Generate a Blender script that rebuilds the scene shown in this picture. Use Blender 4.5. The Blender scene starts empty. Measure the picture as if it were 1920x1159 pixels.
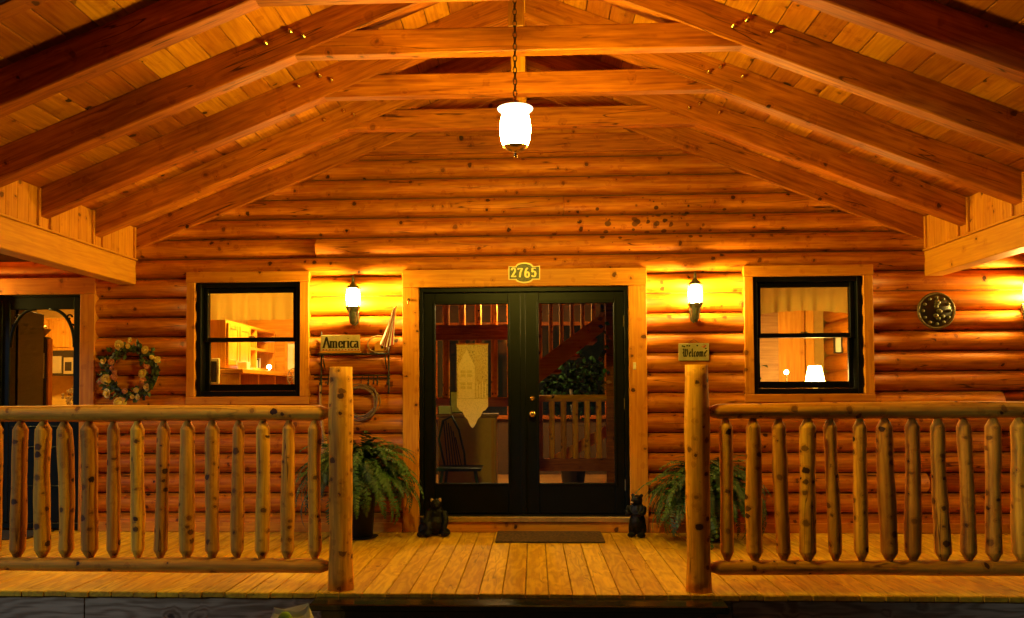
import bpy, math, random
from mathutils import Vector, Matrix
R = math.radians
rnd = random.Random(11)
scene = bpy.context.scene
COL = scene.collection

# ------------------------------------------------------------------ camera
def look():
    yaw, pitch, roll = R(2.5), R(1.8), R(0.28)
    f = Vector((-math.sin(yaw)*math.cos(pitch), math.cos(yaw)*math.cos(pitch), math.sin(pitch)))
    r = Vector((math.cos(yaw), math.sin(yaw), 0)); u = r.cross(f)
    r2 = r*math.cos(roll) - u*math.sin(roll); u2 = u*math.cos(roll) + r*math.sin(roll)
    m = Matrix((r2, u2, -f)).transposed().to_4x4()
    m.translation = (0.10, -7.55, 1.25)
    return m
cd = bpy.data.cameras.new('camera'); cam = bpy.data.objects.new('camera', cd); COL.objects.link(cam)
cam.matrix_world = look()
cd.sensor_width = 36; cd.lens = 1550/1920*36; cd.shift_x = 27/1920; cd.shift_y = 109.5/1920
cd.clip_start = .05; cd.clip_end = 600
scene.camera = cam

# ------------------------------------------------------------------ dusk sky, last light from the left
w = bpy.data.worlds.new('World'); scene.world = w; w.use_nodes = True
nt = w.node_tree; nt.nodes.clear()
sky = nt.nodes.new('ShaderNodeTexSky'); sky.sky_type = 'NISHITA'; sky.sun_disc = False
sky.sun_elevation = R(1.0); sky.sun_rotation = R(-60); sky.ozone_density = 4.0
bg = nt.nodes.new('ShaderNodeBackground'); bg.inputs[1].default_value = 0.012
wo = nt.nodes.new('ShaderNodeOutputWorld')
nt.links.new(sky.outputs[0], bg.inputs[0]); nt.links.new(bg.outputs[0], wo.inputs[0])
sd = bpy.data.lights.new('sun', 'SUN'); sd.energy = 0.55; sd.angle = R(6); sd.color = (.55, .72, 1)
sun = bpy.data.objects.new('sun', sd); COL.objects.link(sun)
sun.rotation_euler = Vector((0.80, 0.55, -0.28)).to_track_quat('-Z', 'Y').to_euler()

vs = scene.view_settings
vs.view_transform = 'Standard'; vs.look = 'None'; vs.gamma = 1; vs.use_curve_mapping = False
vs.exposure = 0.92
PENDANT, SCONCE, ROOM = 345, 310, 170
WARM = (1.0, .72, .07)

# ------------------------------------------------------------------ materials
def new_mat(name):
    m = bpy.data.materials.new(name); m.use_nodes = True
    n = m.node_tree.nodes; l = m.node_tree.links
    return m, n, l, n['Principled BSDF']
def plain(name, col, rough=.5, metal=0, noise=0.0, nscale=20, spec=.5, sheen=0, bump=0):
    m, n, l, b = new_mat(name)
    b.inputs['Base Color'].default_value = (*col, 1); b.inputs['Roughness'].default_value = rough
    b.inputs['Metallic'].default_value = metal; b.inputs['Specular IOR Level'].default_value = spec
    if noise or bump:
        tc = n.new('ShaderNodeTexCoord'); nz = n.new('ShaderNodeTexNoise')
        nz.inputs['Scale'].default_value = nscale; nz.inputs['Detail'].default_value = 5
        l.new(tc.outputs['Object'], nz.inputs['Vector'])
        if noise:
            mx = n.new('ShaderNodeMix'); mx.data_type = 'RGBA'; mx.blend_type = 'MULTIPLY'
            rp = n.new('ShaderNodeMapRange'); rp.inputs[1].default_value = .3; rp.inputs[2].default_value = .7
            rp.inputs[3].default_value = 1-noise; rp.inputs[4].default_value = 1+noise*.4
            l.new(nz.outputs[0], rp.inputs[0]); mx.inputs[0].default_value = 1
            mx.inputs[6].default_value = (*col, 1); l.new(rp.outputs[0], mx.inputs[7]); l.new(mx.outputs[2], b.inputs['Base Color'])
        if bump:
            bp = n.new('ShaderNodeBump'); bp.inputs['Strength'].default_value = bump; bp.inputs['Distance'].default_value = .01
            l.new(nz.outputs[0], bp.inputs['Height']); l.new(bp.outputs[0], b.inputs['Normal'])
    return m
def emit(name, col, s):
    m, n, l, b = new_mat(name); n.remove(b)
    e = n.new('ShaderNodeEmission'); e.inputs[0].default_value = (*col, 1); e.inputs[1].default_value = s
    l.new(e.outputs[0], n['Material Output'].inputs[0]); return m
def glass(name, tint=(1, 1, 1), refl=1.45):
    m, n, l, b = new_mat(name); n.remove(b)
    t = n.new('ShaderNodeBsdfTransparent'); t.inputs[0].default_value = (*tint, 1)
    g = n.new('ShaderNodeBsdfGlossy'); g.inputs['Roughness'].default_value = .01
    fr = n.new('ShaderNodeFresnel'); fr.inputs[0].default_value = refl
    mx = n.new('ShaderNodeMixShader'); l.new(fr.outputs[0], mx.inputs[0]); l.new(t.outputs[0], mx.inputs[1]); l.new(g.outputs[0], mx.inputs[2])
    l.new(mx.outputs[0], n['Material Output'].inputs[0]); return m
def wood(name, light, dark, axis='X', knot=.5, kscale=5.0, grain=1.0, rough=.5, vary=.3, rings=.5, wear=0, spec=.2, kdark=(.030, .008, .003), blotch=.25, check=.0, cluster=None):
    """stained pine: long grain, cathedral rings, knots, tint that differs from piece to piece"""
    m, n, l, b = new_mat(name)
    def N(t, **k):
        x = n.new(t)
        for a, v in k.items(): setattr(x, a, v)
        return x
    def M(op, a, c=None, d=None):
        x = N('ShaderNodeMath', operation=op)
        for i, v in enumerate((a, c, d)):
            if v is None: continue
            if isinstance(v, (int, float)): x.inputs[i].default_value = v
            else: l.new(v, x.inputs[i])
        return x.outputs[0]
    tc = N('ShaderNodeTexCoord'); oi = N('ShaderNodeObjectInfo')
    off = N('ShaderNodeVectorMath', operation='MULTIPLY_ADD')
    cb = N('ShaderNodeCombineXYZ')
    for i, k in enumerate((31.0, 17.3, 23.9)): l.new(M('MULTIPLY', oi.outputs['Random'], k), cb.inputs[i])
    add = N('ShaderNodeVectorMath', operation='ADD'); l.new(tc.outputs['Object'], add.inputs[0]); l.new(cb.outputs[0], add.inputs[1])
    n.remove(off)
    ax = 'XYZ'.index(axis)
    def scaled(along, across):
        s = [across]*3; s[ax] = along
        v = N('ShaderNodeVectorMath', operation='MULTIPLY'); l.new(add.outputs[0], v.inputs[0]); v.inputs[1].default_value = s
        return v.outputs[0]
    # knots
    vo = N('ShaderNodeTexVoronoi'); vo.inputs['Scale'].default_value = 1.0
    dn = N('ShaderNodeTexNoise'); dn.inputs['Scale'].default_value = 1; dn.inputs['Detail'].default_value = 3; l.new(scaled(kscale*3, kscale*3), dn.inputs['Vector'])
    da = N('ShaderNodeVectorMath', operation='MULTIPLY_ADD'); l.new(dn.outputs['Color'], da.inputs[0]); da.inputs[1].default_value = (.38, .38, .38); l.new(scaled(kscale*1.35, kscale*1.15), da.inputs[2])
    l.new(da.outputs[0], vo.inputs['Vector'])
    vc = N('ShaderNodeSeparateColor'); l.new(vo.outputs['Color'], vc.inputs[0])
    size = M('MULTIPLY', M('SUBTRACT', vc.outputs[0], 1-knot), .52)      # only some cells carry a knot
    edge = M('SUBTRACT', size, vo.outputs['Distance'])
    kn = N('ShaderNodeMapRange', interpolation_type='SMOOTHSTEP'); kn.inputs[1].default_value = -.035; kn.inputs[2].default_value = .035
    l.new(edge, kn.inputs[0])
    halo = N('ShaderNodeMapRange', interpolation_type='SMOOTHSTEP'); halo.inputs[1].default_value = -.35; halo.inputs[2].default_value = .05
    l.new(edge, halo.inputs[0])
    # grain
    nz = N('ShaderNodeTexNoise'); nz.inputs['Scale'].default_value = 1; nz.inputs['Detail'].default_value = 6; nz.inputs['Roughness'].default_value = .62
    l.new(scaled(2.2, 46*grain), nz.inputs['Vector'])
    big = N('ShaderNodeTexNoise'); big.inputs['Scale'].default_value = 1; big.inputs['Detail'].default_value = 3
    l.new(scaled(.9, 5.0), big.inputs['Vector'])
    ring = M('SINE', M('ADD', M('MULTIPLY', big.outputs[0], 62*grain), M('MULTIPLY', halo.outputs[0], 9)))
    g = M('ADD', M('MULTIPLY', nz.outputs[0], 1.0), M('MULTIPLY', ring, .10*rings))
    cr = N('ShaderNodeValToRGB'); cr.color_ramp.elements[0].position = .30; cr.color_ramp.elements[1].position = .68
    cr.color_ramp.elements[0].color = (*dark, 1); cr.color_ramp.elements[1].color = (*light, 1)
    l.new(g, cr.inputs[0])
    # blotches of stain and piece to piece tint
    bl = N('ShaderNodeTexNoise'); bl.inputs['Scale'].default_value = 1; bl.inputs['Detail'].default_value = 4
    l.new(scaled(1.6, 3.6), bl.inputs['Vector'])
    val = M('ADD', M('MULTIPLY', M('SUBTRACT', oi.outputs['Random'], .5), vary), M('ADD', 1.0, M('MULTIPLY', M('SUBTRACT', bl.outputs[0], .5), blotch*2)))
    hs = N('ShaderNodeHueSaturation'); l.new(cr.outputs[0], hs.inputs['Color']); l.new(val, hs.inputs['Value'])
    l.new(M('ADD', .5, M('MULTIPLY', M('SUBTRACT', oi.outputs['Random'], .5), vary*.035)), hs.inputs['Hue'])
    h2 = N('ShaderNodeMix', data_type='RGBA', blend_type='MULTIPLY'); l.new(M('MULTIPLY', halo.outputs[0], .45), h2.inputs[0])
    l.new(hs.outputs[0], h2.inputs[6]); h2.inputs[7].default_value = (.55, .33, .22, 1)
    kc = N('ShaderNodeMix', data_type='RGBA'); l.new(M('MULTIPLY', kn.outputs[0], M('ADD', .45, M('MULTIPLY', vc.outputs[2], .55))), kc.inputs[0])
    l.new(h2.outputs[2], kc.inputs[6]); kc.inputs[7].default_value = (*kdark, 1)
    out = kc.outputs[2]
    if cluster:                                             # a patch where the branches sat close together
        sp = N('ShaderNodeSeparateXYZ'); l.new(tc.outputs['Object'], sp.inputs[0])
        cx_, cz_, rx_, rz_ = cluster
        d2 = M('ADD', M('POWER', M('DIVIDE', M('SUBTRACT', sp.outputs[0], cx_), rx_), 2), M('POWER', M('DIVIDE', M('SUBTRACT', sp.outputs[2], cz_), rz_), 2))
        v2 = N('ShaderNodeTexVoronoi'); v2.inputs['Scale'].default_value = 1; l.new(scaled(15, 16), v2.inputs['Vector'])
        c2 = N('ShaderNodeSeparateColor'); l.new(v2.outputs['Color'], c2.inputs[0])
        e2 = M('SUBTRACT', M('MULTIPLY', M('SUBTRACT', c2.outputs[1], M('ADD', .02, M('MULTIPLY', d2, .6))), .54), v2.outputs['Distance'])
        k2 = N('ShaderNodeMapRange', interpolation_type='SMOOTHSTEP'); k2.inputs[1].default_value = -.04; k2.inputs[2].default_value = .06; l.new(e2, k2.inputs[0])
        m2 = N('ShaderNodeMix', data_type='RGBA'); l.new(M('MULTIPLY', k2.outputs[0], M('ADD', .6, M('MULTIPLY', c2.outputs[2], .35))), m2.inputs[0]); l.new(out, m2.inputs[6]); m2.inputs[7].default_value = (*kdark, 1)
        out = m2.outputs[2]
    if check:                                               # drying checks along the grain
        cn = N('ShaderNodeTexNoise'); cn.inputs['Scale'].default_value = 1; cn.inputs['Detail'].default_value = 2; l.new(scaled(.7, 11), cn.inputs['Vector'])
        cm = N('ShaderNodeTexNoise'); cm.inputs['Scale'].default_value = 1; cm.inputs['Detail'].default_value = 1; l.new(scaled(1.5, 5), cm.inputs['Vector'])
        ln = N('ShaderNodeMapRange'); ln.inputs[1].default_value = .010; ln.inputs[2].default_value = .003; l.new(M('ABSOLUTE', M('SUBTRACT', cn.outputs[0], .5)), ln.inputs[0])
        mk = N('ShaderNodeMapRange'); mk.inputs[1].default_value = .52; mk.inputs[2].default_value = .60; l.new(cm.outputs[0], mk.inputs[0])
        cx2 = N('ShaderNodeMix', data_type='RGBA', blend_type='MULTIPLY'); l.new(M('MULTIPLY', M('MULTIPLY', ln.outputs[0], mk.outputs[0]), check), cx2.inputs[0]); l.new(out, cx2.inputs[6]); cx2.inputs[7].default_value = (.10, .06, .04, 1)
        out = cx2.outputs[2]
    if wear:
        wn = N('ShaderNodeTexNoise'); wn.inputs['Scale'].default_value = 1; wn.inputs['Detail'].default_value = 8; wn.inputs['Roughness'].default_value = .75
        l.new(scaled(9, 30), wn.inputs['Vector'])
        wr = N('ShaderNodeMapRange'); wr.inputs[1].default_value = .56; wr.inputs[2].default_value = .72; wr.inputs[4].default_value = wear
        l.new(wn.outputs[0], wr.inputs[0])
        wm = N('ShaderNodeMix', data_type='RGBA', blend_type='MULTIPLY'); l.new(wr.outputs[0], wm.inputs[0]); l.new(out, wm.inputs[6]); wm.inputs[7].default_value = (.32, .24, .16, 1)
        out = wm.outputs[2]
    l.new(out, b.inputs['Base Color'])
    b.inputs['Specular IOR Level'].default_value = spec
    rr = N('ShaderNodeMapRange'); rr.inputs[3].default_value = rough-.08; rr.inputs[4].default_value = rough+.14
    l.new(nz.outputs[0], rr.inputs[0]); l.new(rr.outputs[0], b.inputs['Roughness'])
    bp = N('ShaderNodeBump'); bp.inputs['Strength'].default_value = .35; bp.inputs['Distance'].default_value = .004
    l.new(M('SUBTRACT', g, M('MULTIPLY', kn.outputs[0], .5)), bp.inputs['Height']); l.new(bp.outputs[0], b.inputs['Normal'])
    return m

MT = {}
MT['log']     = wood('stained_log', (.56, .180, .006), (.30, .060, .003), 'X', knot=.50, kscale=9.0, rough=.5, spec=.16, check=.85, blotch=.42, cluster=(1.15, 2.78, .95, .26))
MT['logY']    = wood('stained_log_y', (.52, .165, .006), (.33, .072, .003), 'Y', knot=.42, kscale=4.6, rough=.38)
MT['trimX']   = wood('trim_x', (.62, .25, .010), (.46, .15, .006), 'X', knot=.46, kscale=9, vary=.15, blotch=.22)
MT['trimZ']   = wood('trim_z', (.62, .25, .010), (.46, .15, .006), 'Z', knot=.46, kscale=9, vary=.15, blotch=.22)
MT['trimY']   = wood('trim_y', (.64, .285, .012), (.50, .185, .008), 'Y', knot=.34, kscale=7, vary=.12, blotch=.14)
MT['beamX']   = wood('timber_x', (.44, .120, .004), (.21, .040, .002), 'X', knot=.42, kscale=7.0, vary=.3, blotch=.45, check=.8)
MT['ceilY']   = wood('ceiling_board', (.54, .185, .008), (.34, .085, .004), 'Y', knot=.48, kscale=6.5, vary=.55, blotch=.5)
MT['deckY']   = wood('deck_plank', (.66, .385, .014), (.48, .245, .008), 'Y', knot=.20, kscale=5, vary=.26, rings=1.5, rough=.6, wear=.65, blotch=.28, spec=.25, check=.5)
MT['railX']   = wood('peeled_log_x', (.82, .37, .022), (.52, .185, .008), 'X', knot=.62, kscale=11, vary=.2, rough=.6, check=.8, blotch=.4)
MT['railZ']   = wood('peeled_log_z', (.82, .37, .022), (.51, .18, .008), 'Z', knot=.72, kscale=13, vary=.5, rough=.6, check=.8, blotch=.45)
MT['rim']     = wood('weathered_board', (.52, .35, .19), (.27, .16, .075), 'X', knot=.5, kscale=4.5, vary=.2, rings=1.6, rough=.6)
MT['pineZ']   = wood('cabinet_pine', (.66, .29, .025), (.52, .19, .012), 'Z', knot=.25, kscale=6, vary=.1)
MT['pineX']   = wood('shelf_pine', (.66, .29, .025), (.52, .19, .012), 'X', knot=.25, kscale=6, vary=.1)
MT['floorX']  = wood('interior_floor', (.40, .20, .06), (.26, .11, .03), 'X', knot=.2, vary=.1)
MT['black']   = plain('black_green_paint', (.0025, .0033, .0026), .42, noise=.3, nscale=9, spec=.14)
MT['gpaint']  = plain('dark_green_paint', (.003, .006, .0035), .38, noise=.3, nscale=9, spec=.16)
MT['iron']    = plain('wrought_iron', (.012, .011, .010), .5, noise=.2)
MT['patina']  = plain('patina_metal', (.16, .16, .10), .45, metal=.6, noise=.5, nscale=40)
MT['brass']   = plain('brass', (.75, .50, .15), .25, metal=1, noise=.15)
MT['bronze']  = plain('aged_bronze', (.13, .09, .03), .5, metal=.5, noise=.4, nscale=60)
MT['thresh']  = plain('brass_threshold', (.55, .42, .16), .35, metal=.8, noise=.2)
MT['glass']   = glass('window_glass', (.96, .97, .95), 1.36)
MT['dglass']  = glass('door_glass', (.86, .90, .86), 1.62)
MT['pendant'] = emit('pendant_glow', WARM, PENDANT)
MT['glowrim'] = emit('lit_glass_rim', (1, .80, .42), 2.2)
MT['sconce']  = emit('sconce_glow', (1, .65, .13), SCONCE)
MT['bulb']    = emit('bulb_glow', (1, .72, .35), 120)
MT['shade']   = emit('lamp_shade_glow', (1, .70, .16), 75)
MT['room']    = emit('ceiling_light_glow', (1, .66, .12), ROOM*1.25)
MT['roomdim'] = emit('dim_ceiling_light_glow', (1, .62, .20), ROOM*1.5)
MT['kitchen'] = emit('kitchen_light_glow', (1, .62, .11), ROOM*1.8)
MT['step']    = plain('wet_black_step', (.012, .012, .010), .16, noise=.5, nscale=14, bump=.25)
MT['mat']     = plain('coir_mat', (.11, .052, .014), .95, noise=.85, nscale=45, bump=1)
MT['darkmat'] = plain('dark_mat', (.025, .022, .018), .95, noise=.4, nscale=120, bump=.8)
MT['bear']    = plain('black_resin', (.003, .0028, .0025), .5, noise=.4, nscale=50, bump=.7, spec=.2)
MT['tan']     = plain('tan_muzzle', (.42, .24, .10), .6)
MT['fern']    = plain('fern_leaf', (.036, .098, .007), .55, noise=.35, nscale=14)
MT['fernd']   = plain('fern_leaf_dark', (.016, .048, .005), .55, noise=.35, nscale=14)
MT['pot']     = plain('black_pot', (.012, .011, .010), .5)
MT['leaf']    = plain('wreath_leaf', (.055, .095, .016), .55, noise=.4, nscale=30)
MT['leafd']   = plain('wreath_leaf_dark', (.022, .035, .014), .6, noise=.4, nscale=30)
MT['rosey']   = plain('yellow_rose', (.72, .54, .13), .6, noise=.25, nscale=50)
MT['rosep']   = plain('pink_rose', (.58, .22, .09), .6, noise=.25, nscale=50)
MT['twig']    = plain('twig', (.22, .12, .045), .7, noise=.4, nscale=40)
MT['straw']   = plain('broom_straw', (.50, .28, .09), .7, noise=.45, nscale=70)
MT['sign']    = plain('cream_sign', (.66, .52, .24), .6, noise=.22, nscale=18)
MT['slate']   = plain('painted_slate', (.42, .36, .14), .6, noise=.3, nscale=14)
MT['ink']     = plain('black_ink', (.015, .010, .007), .6)
MT['red']     = plain('red_paint', (.45, .035, .02), .6)
MT['white']   = plain('white_cloth', (.80, .76, .68), .8)
MT['blue']    = plain('blue_cloth', (.03, .05, .20), .8)
MT['numplate']= plain('number_plate', (.085, .072, .016), .5, metal=0, noise=.5, nscale=60)
MT['gold']    = plain('gold_relief', (.62, .42, .13), .4, metal=.1)
def translucent(name, col, k):
    m, n, l, b = new_mat(name); b.inputs['Base Color'].default_value = (*col, 1); b.inputs['Roughness'].default_value = .9
    tr = n.new('ShaderNodeBsdfTranslucent'); tr.inputs[0].default_value = (*col, 1); mx = n.new('ShaderNodeMixShader'); mx.inputs[0].default_value = k
    l.new(b.outputs[0], mx.inputs[1]); l.new(tr.outputs[0], mx.inputs[2]); l.new(mx.outputs[0], n['Material Output'].inputs[0]); return m
def lace(name, col, scale, hole):
    m = translucent(name, col, .35); n = m.node_tree.nodes; l = m.node_tree.links
    tc = n.new('ShaderNodeTexCoord'); vo = n.new('ShaderNodeTexVoronoi'); vo.inputs['Scale'].default_value = scale; l.new(tc.outputs['Object'], vo.inputs['Vector'])
    mr = n.new('ShaderNodeMapRange'); mr.inputs[1].default_value = hole; mr.inputs[2].default_value = hole+.12; l.new(vo.outputs['Distance'], mr.inputs[0])
    tr = n.new('ShaderNodeBsdfTransparent'); mx = n.new('ShaderNodeMixShader'); src = n['Material Output'].inputs[0].links[0].from_socket
    l.new(mr.outputs[0], mx.inputs[0]); l.new(tr.outputs[0], mx.inputs[1]); l.new(src, mx.inputs[2]); l.new(mx.outputs[0], n['Material Output'].inputs[0]); return m
MT['lace'] = lace('lace', (.74, .58, .26), 110, .20)
MT['laceo'] = lace('lace_open', (.62, .46, .16), 130, .34)
MT['curtain'] = translucent('valance_cloth', (.50, .30, .06), .5)
MT['cream']   = plain('cream_wall', (.58, .32, .05), .8, noise=.1)
MT['dimwall'] = plain('dark_interior_wall', (.07, .032, .010), .8, noise=.2)
MT['night']   = plain('night_window', (.006, .009, .014), .08)
MT['appl']    = plain('black_appliance', (.02, .012, .010), .3)
MT['steel']   = plain('steel', (.55, .50, .40), .35, metal=.8)
MT['chairg']  = plain('green_chair_paint', (.020, .050, .028), .4)
MT['bookg']   = plain('green_book', (.04, .22, .06), .6)
MT['bookr']   = plain('red_book', (.35, .06, .03), .6)
MT['paper']   = plain('paper_white', (.62, .58, .48), .8, noise=.1)
MT['lime']    = plain('lime_print', (.30, .48, .06), .7)
MT['ground']  = plain('ground_soil', (.05, .05, .03), .9, noise=.5, nscale=3, bump=.5)
MT['path']    = plain('path_stone', (.12, .11, .10), .8, noise=.4, nscale=8, bump=.3)
MT['shingle'] = plain('roof_shingle', (.06, .05, .045), .85, noise=.4, nscale=6)
MT['reflleaf'] = plain('reflection_leaf', (.012, .030, .010), .9, spec=.05)  # leaves that stand in for green reflections in the door glass
MT['bark']    = plain('bark', (.06, .04, .025), .9, noise=.5, nscale=12, bump=.8)
MT['foliage'] = plain('foliage', (.035, .07, .02), .7, noise=.4, nscale=3)

# ------------------------------------------------------------------ mesh kit
class MB:
    def __init__(s): s.v = []; s.f = []; s.mi = []
    def add(s, vs, fs, mi=0, M=None):
        o = len(s.v); s.v += [tuple(M @ Vector(p)) if M else tuple(p) for p in vs]
        s.f += [tuple(o+i for i in f) for f in fs]; s.mi += [mi]*len(fs); return s
    def box(s, x0, x1, y0, y1, z0, z1, c=0.0, mi=0, M=None):
        if c <= 0:
            vs = [(x, y, z) for z in (z0, z1) for y in (y0, y1) for x in (x0, x1)]
            fs = [(0, 2, 3, 1), (4, 5, 7, 6), (0, 1, 5, 4), (2, 6, 7, 3), (0, 4, 6, 2), (1, 3, 7, 5)]
            return s.add(vs, fs, mi, M)
        X, Y, Z = (x0, x1), (y0, y1), (z0, z1); d = (c, -c); vs = []; idx = {}
        for i in (0, 1):
            for j in (0, 1):
                for k in (0, 1):
                    for a in range(3):
                        p = [X[i]+d[i], Y[j]+d[j], Z[k]+d[k]]
                        p[a] = (X[i], Y[j], Z[k])[a]; idx[i, j, k, a] = len(vs); vs.append(p)
        q = lambda *t: idx[t]; fs = []
        for i in (0, 1):
            fs.append([q(i,0,0,0), q(i,1,0,0), q(i,1,1,0), q(i,0,1,0)][::1 if i else -1])
            fs.append([q(0,i,0,1), q(0,i,1,1), q(1,i,1,1), q(1,i,0,1)][::1 if i else -1])
            fs.append([q(0,0,i,2), q(1,0,i,2), q(1,1,i,2), q(0,1,i,2)][::1 if i else -1])
        for i in (0, 1):
            for j in (0, 1):
                fs.append([q(i,j,0,0), q(i,j,1,0), q(i,j,1,1), q(i,j,0,1)][::-1 if i == j else 1])
                fs.append([q(i,0,j,0), q(i,1,j,0), q(i,1,j,2), q(i,0,j,2)][::1 if i == j else -1])
                fs.append([q(0,i,j,1), q(1,i,j,1), q(1,i,j,2), q(0,i,j,2)][::-1 if i == j else 1])
        for i in (0, 1):
            for j in (0, 1):
                for k in (0, 1):
                    fs.append([q(i,j,k,0), q(i,j,k,1), q(i,j,k,2)][::1 if (i+j+k) % 2 else -1])
        return s.add(vs, fs, mi, M)
    def tube(s, pts, rad, seg=8, mi=0, M=None, cap=True, closed=False):
        pts = [Vector(p) for p in pts]; n = len(pts); rad = rad if isinstance(rad, (list, tuple)) else [rad]*n
        vs = []; prev = None
        for i, p in enumerate(pts):
            if closed: t = pts[(i+1) % n] - pts[i-1]
            else: t = (pts[min(i+1, n-1)] - pts[max(i-1, 0)])
            t.normalize()
            if prev is None:
                a = Vector((0, 0, 1)) if abs(t.z) < .9 else Vector((1, 0, 0)); u = t.cross(a).normalized()
            else: u = (prev - t*prev.dot(t)).normalized()
            prev = u; v = t.cross(u)
            vs += [p + (u*math.cos(2*math.pi*k/seg) + v*math.sin(2*math.pi*k/seg))*rad[i] for k in range(seg)]
        fs = []
        for i in range(n if closed else n-1):
            j = (i+1) % n
            fs += [(i*seg+k, i*seg+(k+1) % seg, j*seg+(k+1) % seg, j*seg+k) for k in range(seg)]
        if cap and not closed: fs += [tuple(range(seg))[::-1], tuple((n-1)*seg+k for k in range(seg))]
        return s.add(vs, fs, mi, M)
    def lathe(s, prof, seg=16, mi=0, M=None, wob=None):
        vs = []
        for (r, z) in prof:
            for k in range(seg):
                a = 2*math.pi*k/seg; q = r*(wob(k, z) if wob else 1); vs.append((q*math.cos(a), q*math.sin(a), z))
        fs = []
        for i in range(len(prof)-1):
            fs += [(i*seg+k, i*seg+(k+1) % seg, (i+1)*seg+(k+1) % seg, (i+1)*seg+k) for k in range(seg)]
        fs += [tuple(range(seg))[::-1], tuple((len(prof)-1)*seg+k for k in range(seg))]
        return s.add(vs, fs, mi, M)
    def prism(s, pts, y0, y1, mi=0, M=None):           # outline in x,z (counter-clockwise seen from -y), between y0 and y1
        n = len(pts); vs = [(x, y0, z) for x, z in pts] + [(x, y1, z) for x, z in pts]
        fs = [tuple(range(n)), tuple(range(n, 2*n))[::-1]] + [(i, n+i, n+(i+1) % n, (i+1) % n) for i in range(n)]
        return s.add(vs, fs, mi, M)
    def ball(s, c, r, mi=0, seg=10, rings=7, M=None):
        r = r if isinstance(r, (tuple, list)) else (r, r, r); vs = []; fs = []
        for i in range(rings+1):
            t = math.pi*i/rings
            for k in range(seg):
                a = 2*math.pi*k/seg; vs.append((c[0]+r[0]*math.sin(t)*math.cos(a), c[1]+r[1]*math.sin(t)*math.sin(a), c[2]-r[2]*math.cos(t)))
        for i in range(rings): fs += [(i*seg+k, i*seg+(k+1) % seg, (i+1)*seg+(k+1) % seg, (i+1)*seg+k) for k in range(seg)]
        return s.add(vs, fs, mi, M)
    def mesh(s, name, mats, smooth=False):
        m = bpy.data.meshes.new(name); m.from_pydata(s.v, [], s.f)
        for x in (mats if isinstance(mats, (list, tuple)) else [mats]): m.materials.append(MT[x] if isinstance(x, str) else x)
        m.polygons.foreach_set('material_index', s.mi)
        if smooth: m.polygons.foreach_set('use_smooth', [True]*len(m.polygons))
        m.update(); return m
    def build(s, name, mats, parent=None, smooth=False, loc=None, rot=None):
        return link(name, s.mesh(name, mats, smooth), parent, loc, rot)
def link(name, mesh, parent=None, loc=None, rot=None):
    o = bpy.data.objects.new(name, mesh); COL.objects.link(o)
    if loc: o.location = loc
    if rot: o.rotation_euler = rot
    if parent: o.parent = parent
    return o
def tag(o, label, cat, group=None):
    o['label'] = label; o['category'] = cat
    if group: o['group'] = group
    return o
def thing(name, label, cat, loc=(0, 0, 0), rotz=0, group=None):
    o = link(name, None, None, loc, (0, 0, rotz)); return tag(o, label, cat, group)
def structure(o): o['kind'] = 'structure'; return o
def stuff(o): o['kind'] = 'stuff'; return o
B = lambda *a, **k: MB().box(*a, **k)

# ------------------------------------------------------------------ ground
structure(MB().add([(-250, -250, -.5), (250, -250, -.5), (250, 250, -.5), (-250, 250, -.5)], [(0, 1, 2, 3)]).build('ground', 'ground'))
structure(B(-1.6, 1.6, -14, -2.95, -.52, -.47).build('path', 'path'))

# ------------------------------------------------------------------ porch deck
deck = structure(B(-6.6, 6.6, -2.30, -.01, -.10, -.042).build('porch_deck', 'rim'))
pm = B(0, .1415, -2.36, -.004, -.034, 0, c=.004)
shared = [pm.mesh('plank', 'deckY')]
x = -6.55
while x < 6.5:
    link('plank', shared[0], deck, (x, rnd.uniform(-.006, .004), rnd.uniform(-.0015, .0015))); x += .1465
xs = [-6.55, -4.4, -2.78, -.62, 1.32, 3.38, 5.1, 6.55]
for i in range(len(xs)-1):
    B(xs[i], xs[i+1]-.006, -2.332, -2.302, -.43, -.043, c=.003).build('rim_board', 'rim', deck)

st = thing('porch_step', 'wide glossy black step across the foot of the porch opening', 'step', (0, 0, 0))
B(-1.27, 1.25, -2.56, -2.365, -.062, -.020, c=.006).build('tread', 'step', st)
B(-1.20, 1.18, -2.53, -2.375, -.47, -.064).build('riser', 'step', st)

# ------------------------------------------------------------------ log cabin
cabin = thing('log_cabin', 'stained log cabin with gabled timber porch roof and black double doors', 'cabin')
SL = .40                                                   # roof pitch
bot = lambda X: 4.02 - SL*abs(X)                           # underside of rafters
top = lambda X: 4.235 - SL*abs(X)                          # underside of ceiling boards
EAVE = 3.58
# openings in the front wall (x0, x1, z0, z1)
LW = (-3.012, -2.036, 1.232, 2.285); RW = (2.065, 3.033, 1.232, 2.285); DD = (-.941, .955, 0.0, 2.219); LD = (-4.89, -4.096, 0.0, 2.19)
OPEN = [LD, LW, DD, RW]
# sheathing behind the logs, with the openings left out
wall = MB()
def sheath(x0, x1, z0, z1): wall.box(x0, x1, .004, .17, z0, z1)
prev = -7.0
for o in OPEN:
    sheath(prev, o[0]-.002, -.4, 2.62)
    if o[2] > 0: sheath(o[0]-.002, o[1]+.002, -.4, o[2]-.002)
    sheath(o[0]-.002, o[1]+.002, o[3]+.002, 2.62); prev = o[1]+.002
sheath(prev, 7.0, -.4, 2.62)
wall.prism([(-4.0, 2.621), (4.0, 2.621), (0, 4.24)], .004, .17)
wall = wall.build('wall', 'dimwall', cabin)
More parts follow.
